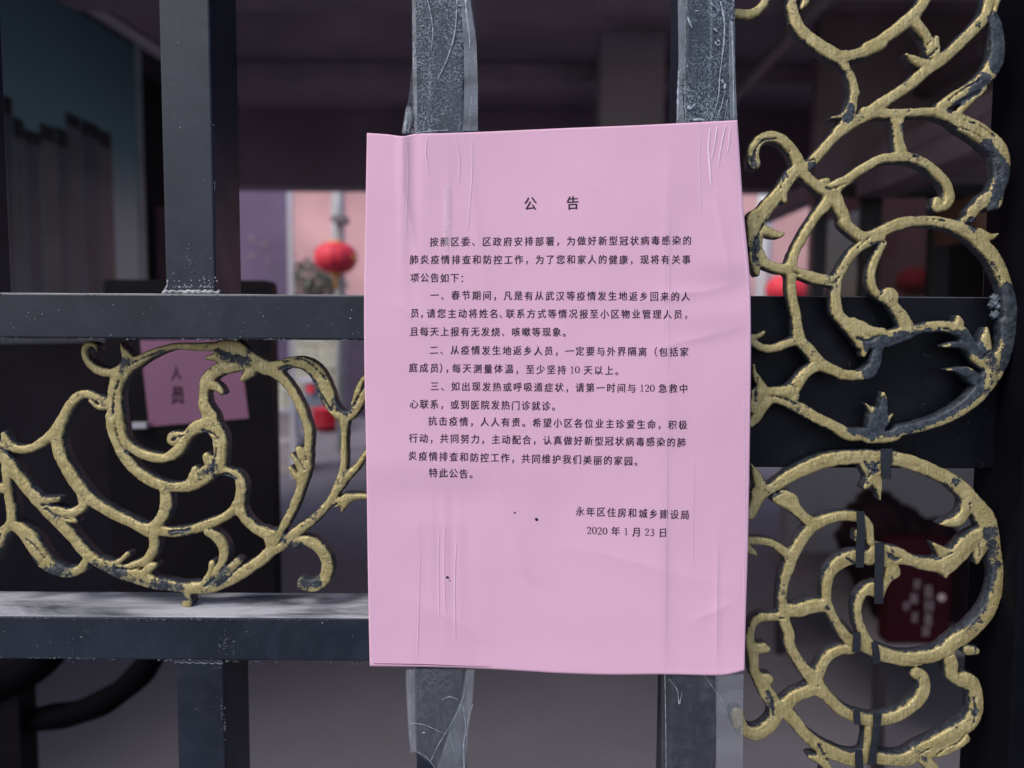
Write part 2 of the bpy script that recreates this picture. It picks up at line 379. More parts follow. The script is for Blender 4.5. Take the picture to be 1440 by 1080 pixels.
# shrub, stone planter wall, door and clutter outside
def m_leaf(name, c): return plain(name, c, .7, .45, 9)
sh = thing('shrub', 'grey green shrub below the red lantern against the pink building', 'shrub', (P(440, 420, 12).x, 12, 0))
bm = bmesh.new(); rr = random.Random(5); cx = P(440, 400, 12.0)
for k in range(900):
    th, ph, q = rr.random()*6.283, math.acos(2*rr.random()-1), rr.random()**.4
    c0 = Vector((cx.x + q*.48*math.sin(ph)*math.cos(th)*(1+.3*rr.random()), 12.0+q*.4*math.sin(ph)*math.sin(th), 1.95 + q*.62*math.cos(ph)))
    if rr.random() < .2: c0.z += .25*rr.random()
    u = Vector((rr.gauss(0, 1), rr.gauss(0, 1), rr.gauss(0, 1))).normalized(); v = u.cross(Vector((rr.random(), rr.random(), rr.random()))).normalized()
    s_ = .035+.03*rr.random(); bm.faces.new([bm.verts.new(c0+u*s_*1.5), bm.verts.new(c0+v*s_*.6), bm.verts.new(c0-u*s_*1.5), bm.verts.new(c0-v*s_*.6)])
from_bm('foliage', bm, m_leaf('dusty_leaves', (.20, .21, .18)), sh)
bm = bmesh.new()
for k in range(5): add_tube(bm, [(cx.x, 12, .2), (cx.x+(k-2)*.1, 12+.05*(k % 2), 1.2), (cx.x+(k-2)*.17, 12, 1.9)], [.03, .02, .01], 6)
from_bm('stem', bm, plain('bark', (.14, .11, .09), .9), sh)
pw = thing('stone_wall', 'low pale stone wall of large blocks beyond the passage', 'wall', (P(445, 500, 11.4).x, 11.4, 0))
ST = plain('pale_stone', (.42, .41, .34), .85, .2, 5, bump=.2)
for r_ in range(4):
    for q in range(-3, 3):
        x0 = P(445, 500, 11.4).x + q*.5 + (.25 if r_ % 2 else 0)
        xe_ = min(x0+.494, P(477, 500, 11.4).x)
        if xe_ < x0+.08: continue
        box('block', x0+.006, xe_, 11.4+.01*((q+r_) % 2), 11.8, .0+r_*.38+.006, r_*.38+.374, ST, pw, .01, 1)
dd = thing('dark_door', 'dark purple door standing beyond the passage beside the stone wall', 'door', (P(497, 500, 11.2).x, 11.2, 0))
dx0, dx1 = P(478, 500, 11.2).x, P(520, 500, 11.2).x
DP = plain('dark_purple_paint', (.055, .04, .075), .6)
box('door_leaf', dx0, dx1, 11.2, 11.26, 0, 1.75, DP, dd); box('door_frame', dx0-.05, dx0-.002, 11.18, 11.28, 0, 1.8, DP, dd)
RP = plain('red_plastic', (.60, .03, .06), .4, .1); BGR = plain('blue_grey_plastic', (.16, .19, .25), .5)
rb = thing('red_basin', 'red plastic basin stack on the ground beyond the scrollwork', 'basin', (P(459, 590, 9.6).x, 9.6, 0))
cx = P(459, 590, 9.6).x
for k in range(3):
    bm = bmesh.new(); add_lathe(bm, [(.13, .09*k+.02), (.19, .09*k+.12), (.205, .09*k+.12), (.205, .09*k+.14), (.18, .09*k+.14), (.13, .09*k+.04)], (cx, 9.6, 0), 32); from_bm('basin', bm, RP, rb, True)
bk = thing('red_handled_cart', 'small blue grey cart with a red lamp left of the basins', 'cart', (P(437, 590, 9.9).x, 9.9, 0))
cx = P(440, 590, 9.9).x
box('cart_body', cx-.14, cx+.16, 9.9, 10.2, .30, .62, BGR, bk, .03); box('cart_tray', cx-.2, cx+.2, 9.86, 10.24, .64, .70, plain('pale_lilac', (.4, .4, .5), .5), bk, .01)
bm = bmesh.new(); add_tube(bm, [(cx-.02, 9.83, .56), (cx-.02, 9.90, .56)], .06, 16); from_bm('lamp', bm, RP, bk)
for s in (-.12, .12):
    bm = bmesh.new(); add_tube(bm, [(cx+s, 9.96, .14), (cx+s, 10.02, .14)], .14, 20); from_bm('wheel', bm, BGR, bk)
cb = thing('carton', 'pale cardboard carton on the ground behind the black sign stand', 'carton', (P(401, 620, 6.6).x, 6.6, 0))
CBM = plain('pale_card', (.34, .30, .32), .8, .2)
x = P(400, 620, 6.6).x; box('carton_body', x-.10, x+.12, 6.6, 6.9, 0, .28, CBM, cb, .004); box('carton_lid', x-.11, x+.13, 6.59, 6.91, .281, .33, plain('card_lid', (.46, .44, .48), .8), cb, .004)
cb2 = thing('carton', 'topmost pale carton stacked above the other one', 'carton', (x, 6.65, .332))
box('carton_body', x-.12, x+.06, 6.64, 6.88, .332, .56, CBM, cb2, .004); box('carton_lid', x-.125, x+.065, 6.635, 6.885, .561, .60, plain('card_lid_light', (.5, .5, .55), .8), cb2, .004)

# ---- guard room glazing at the right side of the passage
Yg = 3.1
gr = thing('glazed_partition', 'dark framed glazed partition on a grey half wall, right of the paper', 'partition', (1.9, Yg, 0))
FR = plain('dark_bronze_frame', (.022, .018, .022), .4, .3, 5)
zt = P(1200, 274, Yg).z; zs = P(1200, 560, Yg).z
xl = P(1141, 350, Yg).x; xr = 2.99
for a, b in ((1141, 1160), (1211, 1236), (1309, 1332)):
    flat('mullion', a, b, 274, 560, Yg, .06, FR, gr)
box('head_frame', xl, xr, Yg-.003, Yg+.063, zt-.001, zt+.05, FR, gr)
box('header_panel', xl, xr, Yg, Yg+.06, zt+.052, 2.948, plain('header_brown', (.16, .115, .13), .6, .4, 2), gr)
def m_glass(name, tr_, refl=.12):
    t = NT(name); a = t.n('ShaderNodeBsdfTransparent'); a.inputs[0].default_value = (*tr_, 1)
    g = t.n('ShaderNodeBsdfGlossy'); g.inputs['Roughness'].default_value = .03; m = t.n('ShaderNodeMixShader'); m.inputs[0].default_value = refl
    t.l(a.outputs[0], m.inputs[1]); t.l(g.outputs[0], m.inputs[2]); t.l(m.outputs[0], t.out.inputs[0]); return t.m
GL = m_glass('tinted_glass', (.25, .235, .245), .08)
for a, b in ((1160.5, 1210.5), (1236.5, 1308.5), (1332.5, 1500)):
    flat('pane', a, b, 274.5, 560, Yg+.025, .008, GL, gr)
HW = plain('half_wall_grey', (.19, .175, .195), .75, .15, 2)
box('sill', P(1112, 400, Yg).x, xr, Yg-.05, Yg+.12, zs-.04, zs, HW, gr)
box('half_wall', P(1118, 400, Yg).x, xr, Yg, Yg+.1, 0, zs-.041, HW, gr)
bro = flat('brown_cabinet', 1374, 1399, 272, 335, 2.6, .3, plain('brown_wood', (.17, .08, .05), .5, .3, 8)); tag(bro, 'small brown wooden cabinet hung high beside the black stile', 'cabinet')
for i, (px, py, w, z, lab) in enumerate([(1407, 197, .09, .07, 'long dark beam running back over the glazed partition'), (1393, 160, .06, .05, 'thin upper beam above the glazed partition')]):
    p = P(px, py, 2.2); b = box('roof_beam', p.x-w, p.x+w, 1.0, 4.99 if i else 3.09, p.z-z/2+.35*0, p.z+z, plain('beam_brown_%s' % 'ab'[i], (.30, .22, .26), .7)); tag(b, lab, 'beam')
pc = P(888, 80, 3.6); b = box('roof_hanger', P(846, 80, 3.6).x, P(935, 80, 3.6).x, 3.6, 3.8, P(888, 330, 3.6).z, 2.948, plain('hanger_grey', (.36, .31, .34), .7, .15, 2)); tag(b, 'broad grey hanging panel above the paper between the taped bars', 'panel')

BM = plain('roof_rib_paint', (.38, .29, .35), .8, .3, 2)
for i, (y, h) in enumerate([(1.9, .10), (3.0, .10), (4.1, .10)]):
    b = box('ceiling_rib', -2.2+.1*i, 2.99, y, y+.16, 2.95-h, 2.949, BM); tag(b, ['ceiling rib nearest the gate, crossing the passage', 'middle ceiling rib crossing the passage', 'farthest ceiling rib, just before the far lintel'][i], 'rib', 'ceiling ribs')
p0, p1 = Vector((1.25, .9, 2.70)), Vector((1.25, 4.95, 2.70))
bm = bmesh.new(); add_tube(bm, [p0, p1], .035, 16); b = from_bm('ceiling_pipe', bm, plain('pipe_grey', (.24, .20, .22), .5), None, True); tag(b, 'grey pipe running back under the ceiling on the right', 'pipe')
bm = bmesh.new(); add_tube(bm, [Vector((1.9, .9, 2.5)), Vector((1.9, 3.08, 2.5))], .05, 16); b = from_bm('ceiling_pipe', bm, plain('pipe_dull', (.35, .27, .30), .6), None, True); tag(b, 'thicker dull pipe above the glazed partition on the right', 'pipe')
# red carton with white characters and a dark bag in front of the half wall
rc = thing('red_carton', 'dark red carton with white characters seen through the lower right scrollwork', 'carton', P(1290, 860, 1.6)*1)
Yc = 1.75
a = P(1247, 905, Yc); b = P(1342, 760, Yc); zb = a.z
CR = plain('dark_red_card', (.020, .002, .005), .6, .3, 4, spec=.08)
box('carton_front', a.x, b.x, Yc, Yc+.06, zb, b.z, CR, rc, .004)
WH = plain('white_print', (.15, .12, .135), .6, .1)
# characters too blurred to read in the photograph: kept as the same broken white strokes
def marks(cx, cy, w, h, seed, parent, Y):
    bm = bmesh.new(); rr = random.Random(seed)
    for j in range(5):
        if j < 3: x0, x1, y0, y1 = cx-w/2+rr.random()*3, cx+w/2-rr.random()*3, cy-h/2+(j+.3)*h/3, cy-h/2+(j+.3)*h/3+h*.13
        else: x0 = cx-w/2+(j-3)*w*.5+rr.random()*3; x1 = x0+w*.17; y0, y1 = cy-h/2, cy+h/2
        off = 3*(rr.random()-.3); YY = Y-.0005*j
        pts = [P(x0, y0, YY), P(x1, y0-off*.5, YY), P(x1, y1-off*.5, YY), P(x0, y1, YY)]
        add_prism(bm, pts, Vector((0, -.0002, 0)))
    return from_bm('white_character', bm, WH, parent)
for k, (cx, cy, w, h) in enumerate([(1306, 832, 13, 18), (1308, 852, 14, 15), (1306, 871, 13, 17), (1303, 888, 12, 14), (1290, 822, 10, 14), (1286, 842, 14, 14), (1274, 852, 10, 12), (1287, 868, 10, 14)]):
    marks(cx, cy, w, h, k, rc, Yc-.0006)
pd = P(1324, 840, Yc-.001); bm = bmesh.new(); add_tube(bm, [pd, pd+Vector((0, -.001, 0))], .012, 24); from_bm('white_dot', bm, plain('white_sticker', (.35, .27, .28), .6), rc)
bag = thing('covered_heap', 'dark red cloth covered heap behind the lower right scrollwork', 'heap', P(1270, 900, 1.95)*1)
out = [(1196, 706), (1226, 688), (1262, 702), (1300, 726), (1338, 736), (1362, 790), (1366, 905), (1236, 906), (1222, 850), (1190, 800), (1176, 752)]
cc = catmull([(x, y, 0) for x, y in out+out[:1]], 6)[:-1]; nb = len(cc); vs = []; fs = []; mx, my = 1276, 815
for li, (sc, yy) in enumerate([(.25, 1.90), (.55, 1.905), (.80, 1.92), (.95, 1.96), (1., 2.04), (1., 2.24), (.9, 2.3)]):
    for i, (x, y, _) in enumerate(cc):
        w = 1+.03*math.sin(i*.9+li)+.02*math.sin(i*2.3+2*li)
        vs.append(P(mx+(x-mx)*sc*w, min(905, my+(y-my)*sc*w), yy+.012*math.sin(i*.7+li*1.7)))
for li in range(6):
    for i in range(nb): fs.append((li*nb+i, li*nb+(i+1) % nb, (li+1)*nb+(i+1) % nb, (li+1)*nb+i))
fs += [tuple(range(nb))[::-1], tuple(range(6*nb, 7*nb))]
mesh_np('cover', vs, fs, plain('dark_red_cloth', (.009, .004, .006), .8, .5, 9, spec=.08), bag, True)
bb = thing('low_bench', 'low dark bench carrying the red carton and the bag', 'bench', (P(1290, 910, 1.9).x, 1.9, 0))
zB = zb-.001; xb0, xb1 = P(1236, 900, 1.75).x, P(1352, 900, 1.75).x
box('bench_top', xb0, xb1+.3, 1.74, 2.7, zB-.03, zB, plain('bench_grey', (.12, .11, .125), .7), bb)
for x in (xb0+.03, xb1+.25):
    for y in (1.78, 2.62): box('leg', x-.015, x+.015, y, y+.03, 0, zB-.031, FR, bb)

HOSE = plain('matt_black_tube', (.002, .002, .003), .8, .3, 8, spec=.03)
# black sign stand with bent tube leg, and pink sheet on it
ss = thing('sign_stand', 'black sign stand with rounded top behind the left scrollwork', 'sign stand', (P(268, 600, .62).x, .62, 0))
BP = plain('stand_black', (.005, .004, .006), .5, .4, 8, spec=.08)
a, b = P(145, 393, .62), P(388, 885, .62)
bm = bmesh.new(); rr_ = .008; pts = []
for (cx, cz, s0) in ((b.x-rr_, a.z-rr_, 0), (a.x+rr_, a.z-rr_, 90)):
    for k in range(7): th = R(s0+k*15); pts.append(Vector((cx+rr_*math.cos(th), .62, cz+rr_*math.sin(th))))
pts += [Vector((a.x, .62, b.z)), Vector((b.x, .62, b.z))]
add_prism(bm, pts, Vector((0, .03, 0))); from_bm('panel', bm, BP, ss)
cp = catmull([(240, 880), (205, 938), (182, 962), (150, 985), (105, 1003), (60, 1010), (20, 1020), (-25, 1035)], 8)
bm = bmesh.new(); add_tube(bm, [P(x, y, .63+.0006*i) for i, (x, y) in enumerate(cp)], [.0185+.001*math.sin(i*.7) for i in range(len(cp))], 14); from_bm('bent_tube', bm, HOSE, ss, True)
cp = catmull([(90, 890), (55, 930), (15, 955), (-20, 970)], 8)
bm = bmesh.new(); add_tube(bm, [P(x, y, .63) for x, y in cp], .026, 12); from_bm('bent_tube', bm, HOSE, ss, True)
a, b = P(-14, 920, .64), P(36, 920, .64); box('leg', a.x, b.x, .62, .66, 0, P(10, 860, .64).z, BP, ss)
a, b = P(262, 920, .64), P(300, 920, .64); box('leg', a.x, b.x, .621, .651, 0, P(10, 884, .64).z, BP, ss)
a, b = P(-14, 870, .64), P(150, 884, .64); box('cross_bar', a.x, b.x, .621, .651, b.z, a.z, BP, ss)
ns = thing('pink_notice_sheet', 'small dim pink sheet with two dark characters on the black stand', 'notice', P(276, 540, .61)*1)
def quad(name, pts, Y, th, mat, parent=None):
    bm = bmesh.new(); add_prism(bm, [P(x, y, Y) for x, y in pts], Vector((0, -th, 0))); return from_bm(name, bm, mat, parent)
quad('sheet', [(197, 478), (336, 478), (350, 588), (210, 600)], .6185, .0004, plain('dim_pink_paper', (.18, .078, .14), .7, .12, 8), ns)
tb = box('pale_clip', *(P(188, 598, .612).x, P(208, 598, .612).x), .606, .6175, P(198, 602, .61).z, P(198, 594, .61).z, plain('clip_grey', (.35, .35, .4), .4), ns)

# ================================================================== the gate
gate = thing('iron_gate', 'black painted iron gate of square bars and rails', 'gate', (0, 0, 0))
DEP = .042
def bar(name, px, w, z0, z1, y0=.0, dep=DEP, ref=540):
    """square tube, front left edge in column px at row ref"""
    x = P(px, ref, y0).x; return box(name, x, x+w, y0, y0+dep, z0, z1, BLACK, gate, .0012, 2)
WB = .0288
z_u1, z_u0 = P(250, 413, 0).z, P(250, 477, 0).z
z_l1, z_l0 = P(250, 867, 0).z, P(250, 928, 0).z
xs1 = P(582, 540, 0).x; xe = xs1 + .0005
XL = -.75
for nm, za, zb_ in (('upper_rail', z_u0, z_u1), ('lower_rail', z_l0, z_l1)):
    box(nm, XL, xs1-.0002, -.0005, DEP, za, zb_, BLACK, gate, .0012, 2)
TOP, BOT = 2.0, .35
bar('bar', 236.5, WB, z_u1+.0002, TOP, .001); bar('bar', 236.5, WB, BOT, z_l0-.0002, .001)
bar('bar', -115, WB, z_u1+.0002, TOP, .001); 
bar('bar', 584, WB*.97, BOT, TOP, .0); bar('bar', 953.5, WB*.97, BOT, TOP, .0)
sx = P(1447, 540, 0).x; DKP = m_black_paint('stile_enamel', True, .12)
box('stile', sx, sx+.06, 0, DEP+.006, BOT-.2, TOP, DKP, gate, .0015, 2)
box('stile_back', P(1388, 640, .05).x, P(1388, 640, .05).x+.02, .0485, .06, BOT-.2, TOP, DKP, gate)
# lock plate
x0 = P(1018, 418, .028).x; x1 = P(1404, 418, .028).x
lz1, lz0 = P(1220, 417, .028).z, P(1220, 658, .028).z
LPM = m_black_paint('lock_plate_enamel', True, .35)
box('lock_plate', x0, x1+.004, .028, .031, lz0, lz1, LPM, gate, .0005, 1)
# paint chips and lime specks along the arrises
CHIP = plain('bare_chip', (.13, .145, .17), .6, .4, 400)
def chips(name, line, n, amp, rmin, rmax, Y, seed, lean=0):
    rr = random.Random(seed); bm = bmesh.new(); (xa, ya), (xb, yb) = line
    cl = [rr.random() for _ in range(max(3, n//9))]
    for k in range(n):
        t = min(1, max(0, rr.choice(cl)+rr.gauss(0, .018))) if rr.random() < .7 else rr.random()
        x = xa+(xb-xa)*t; y = ya+(yb-ya)*t+rr.gauss(0, amp); q = rr.uniform(rmin, rmax)*(1 if rr.random() < .85 else 1.7)
        c0 = P(x, y, Y); m_ = rr.randint(5, 7); a0 = rr.random()*6
        ring_ = [c0+Vector((math.cos(a0+j*6.283/m_)*q*MM*rr.uniform(.5, 1.5)*1.3, 0, math.sin(a0+j*6.283/m_)*q*MM*rr.uniform(.4, 1))) for j in range(m_)]
        add_prism(bm, ring_, Vector((0, -.00025, 0)))
    o = from_bm(name, bm, CHIP, gate); o['kind'] = 'stuff'; return o
chips('paint_chips', ((0, 475.5), (512, 478)), 150, .6, .35, .9, -.0007, 5)
chips('paint_chips', ((0, 414), (512, 416)), 60, .6, .3, .7, -.0007, 6)
chips('paint_chips', ((0, 868), (515, 874)), 120, 1.2, .3, .9, -.0007, 7)
chips('paint_chips', ((0, 924), (515, 933)), 110, .7, .35, .9, -.0007, 8)
chips('paint_chips', ((306, 905), (332, 905)), 40, 9, .3, .8, -.0007, 9)
chips('paint_chips', ((305, 540), (305, 540)), 3, 3, .3, .5, -.0007, 10)
chips('paint_chips', ((236, 330), (300, 400)), 60, 14, .3, .8, .0007, 11)
chips('paint_chips', ((298, 0), (304, 400)), 22, 3, .3, .5, .0007, 12)
chips('paint_chips', ((94, 910), (106, 910)), 14, 8, .3, .8, -.0007, 13)
chips('paint_chips', ((311, 990), (319, 1040)), 30, 12, .4, .8, .0007, 14)
# weld beads
def blob(name, pts, Y, mat, parent, seed=0, amp=.3):
    bm = bmesh.new(); rr = random.Random(seed)
    for (x, y, r) in pts:
        c0 = P(x, y, Y); b2 = bmesh.new(); bmesh.ops.create_icosphere(b2, subdivisions=3, radius=1)
        for v in b2.verts:
            n = 1+amp*math.sin(v.co.x*7+seed+x)*math.sin(v.co.z*6+y)+amp*.5*math.sin(v.co.y*13+x)
            v.co = v.co*r*MM*n; v.co.y *= .7; v.co += c0
        m = D.meshes.new('tmp'); b2.to_mesh(m); b2.free(); bm.from_mesh(m); D.meshes.remove(m)
    return from_bm(name, bm, mat, parent, True)
def fillet(pts, Y, r0, r1, seed, mat):
    c = catmull(pts, 1.4); rr = np.random.RandomState(seed); n = len(c); k = np.interp(np.arange(n), np.arange(0, n+3, 3), rr.uniform(r0, r1, len(np.arange(0, n+3, 3))))
    bm = bmesh.new(); add_tube(bm, [P(x, y+.6*math.sin(i*.8+seed), Y) for i, (x, y, w) in enumerate(c)], [q*MM for q in k], 8)
    return from_bm('weld_bead', bm, mat, gate, True)
fillet([(229, 412, 0), (236, 410, 0), (260, 410.5, 0), (285, 410.5, 0), (309, 411.5, 0)], .0012, 1.6, 4.4, 1, WELD)
fillet([(232, 408, 0), (235, 402, 0), (236, 394, 0)], .0012, .5, 1.8, 3, WELD)
blob('weld_spatter', [(240+66*random.random()**.8, 404-14*random.random()**3, random.uniform(.3, 1.1)) for i in range(70)], .0009, WELD, gate, 5)
fillet([(246, 931.5, 0), (280, 932.5, 0), (314, 933, 0)], .0008, .5, 1.5, 2, plain('weld_painted', (.12, .14, .17), .6, .6, 300, bump=.5))
blob('weld_bead', [(1400+random.uniform(-7, 25), 438+random.uniform(-18, 30), random.uniform(3, 7)) for i in range(26)], .018, plain('weld_dark', (.13, .16, .19), .5, .7, 300, bump=.5), gate, 3, .4)
blob('weld_bead', [(1408+random.uniform(-8, 10), 795+random.uniform(-18, 18), random.uniform(2, 5)) for i in range(20)], .018, plain('weld_dark2', (.2, .23, .28), .5, .7, 300, bump=.5), gate, 4, .4)

# ================================================================== gilt castings
TILES = dict(A=(0, 580, 6), B=(0, 700, 6), C=(100, 470, 6), D=(280, 470, 6), E=(160, 580, 6), F=(300, 600, 6), G=(160, 690, 6), H=(300, 690, 6),
    a=(1030, 0, 6.752), b=(1220, 0, 6.752), c=(1030, 150, 6.752), d=(1220, 150, 6.752), e=(1030, 300, 6.752), f=(1220, 300, 6.752), g=(1030, 450, 6.752), h=(1220, 450, 6.752),
    i=(1030, 600, 6.752), j=(1220, 600, 6.752), k=(1030, 750, 6.752), l=(1220, 750, 6.752), m=(1020, 900, 6.0), n=(1210, 900, 6.0))
def parse(txt):
    out = []
    for line in txt.strip().splitlines():
        line = line.strip()
        if not line or line[0] == '#': continue
        T = None; pts = []
        for tok in line.split():
            if tok in TILES: T = TILES[tok]; continue
            x, y, w = (float(q) for q in tok.split(','))
            pts.append((T[0]+x/T[2], T[1]+y/T[2], w/T[2]/2))
        out.append(pts)
    return out
LEFT = """
C 225,135,35 205,100,40 165,85,50 125,105,58 112,160,58 140,230,65 200,290,70 290,325,80 380,315,80 440,280,90 520,230,90
C 415,75,14 445,140,55 475,200,100 470,270,110
C 400,370,130 470,280,120 560,230,95 650,180,80 780,125,65 900,100,60 1040,105,70 1180,105,80 1300,120,110 D 250,130,110 D 350,170,150 500,250,130 620,310,100 720,390,85 800,500,80 870,650,80 920,800,80 925,930,75 F 800,200,72 795,300,75 765,420,90 735,520,80 700,620,80 650,730,80 600,830,75 550,920,60
D 180,70,50 300,80,70 400,150,90
F 790,340,80 748,250,78 725,195,68
F 745,390,60 705,290,50 668,240,38
F 740,460,70 690,405,55 648,352,42
C 405,350,130 380,430,125 368,520,130 372,620,135 375,700,140 390,780,120
C 345,700,110 350,800,100 390,900,100 440,1010,95 E 60,320,95 110,400,100 200,500,92 320,580,95 430,622,90 540,632,90 640,620,100 740,580,95 820,520,95 880,450,120 900,380,110 900,300,125 890,200,130 830,100,135 C 1175,700,130 1125,590,105 1120,520,90 1125,450,90 1140,390,100 1230,310,115 1330,285,95 1440,265,95
C 420,780,80 440,880,75 500,950,80 600,1010,85 720,1045,80 800,1045,80 880,1000,100 940,930,90 980,860,90 1050,790,110 1150,760,130
C 868,880,125 868,882,125
C 860,850,60 920,845,50 980,850,60
E 860,430,110 800,400,90 782,372,70
E 640,615,90 665,540,72 688,478,62
E 700,560,120 780,500,110 830,460,100
C 1140,420,90 1220,440,85 1275,492,48
C 1300,200,120 1210,195,70 1150,200,40
D 430,320,90 370,380,48
D 560,290,110 700,262,100 800,235,100 900,250,115 980,310,130 1035,400,135 1075,500,135 1120,600,115 1200,685,105 1280,680,90 1330,600,110 1370,500,130 1420,400,130 1480,320,120
D 1225,700,90 1225,850,65 1225,1000,65 F 1105,250,65 1100,350,70 1090,440,105 1040,540,85 980,640,72 900,730,80 820,800,90 700,890,90 600,970,95 500,1040,95
F 1090,450,80 1150,400,80 1220,330,60 1280,240,55 1350,150,50
F 1000,665,50 1060,640,75 1130,605,85 1200,590,60 1320,590,50
F 1125,610,80 1085,720,18
G 1440,440,95 1340,500,100 1240,590,100 1120,670,100 1000,740,100 880,800,95 760,820,105 620,820,95 480,800,90 360,780,105 240,740,130 120,700,130 40,680,120 B 900,575,100 790,520,92 700,440,100 620,340,95 530,240,100 440,150,100 A 350,770,110 240,650,105 150,540,100 80,440,110 30,370,100 -40,300,90
G 620,810,45 620,880,60 620,940,105
H 700,440,90 790,425,90 880,470,100 950,560,105 965,650,105 930,750,110 850,800,110 780,790,105 755,780,110
E 870,480,90 960,500,80 1050,540,80 1078,620,95 1070,720,98 1050,790,105
E 1050,790,105 1110,900,85 1200,980,90 1300,1030,95 1370,1030,90
F 560,900,60 500,980,90
F 440,880,60 480,990,90
E 1050,780,90 980,850,80 880,910,80 760,955,85 640,995,80 520,1010,85 400,1000,90 300,1000,110 A 1150,950,85 1000,880,90 860,800,90 740,710,105 640,590,115 560,460,110 500,340,108 485,220,110 500,120,105 540,30,92 C -10,600,88 60,525,88 140,505,75 220,535,65 300,575,85
C 165,565,38 235,615,48 320,600,80
A 480,150,110 400,220,90 300,285,78 200,315,75 110,295,75 55,230,75 38,185,58
A 60,280,90 0,280,90 -40,260,90
A 700,700,100 700,790,88 640,838,88 560,850,80 470,840,110
A 380,740,60 440,738,62 495,732,48
A 430,860,90 550,890,80 640,915,42
A 60,470,100 62,600,78 75,700,78 95,800,83 100,900,90 B 100,220,90 180,270,110 260,350,135 320,450,135 380,540,128 470,600,110 580,630,88 680,600,80 725,545,80
B 90,230,90 20,310,110 -40,400,130 -80,500,120
A -20,640,95 50,640,70
E 430,640,90 445,740,108 430,840,108 370,930,100 320,980,100
G 330,340,90 342,430,90 330,510,85 270,590,80 190,625,75 110,650,60
G 0,620,50 60,585,50 115,540,50
G 260,690,75 310,645,75 350,628,48
G 800,350,80 880,400,95 928,480,98 930,560,90 900,640,80 850,720,80 780,790,80
G 770,780,60 815,690,55 830,615,65
G 850,780,80 950,690,75 1045,600,78
"""
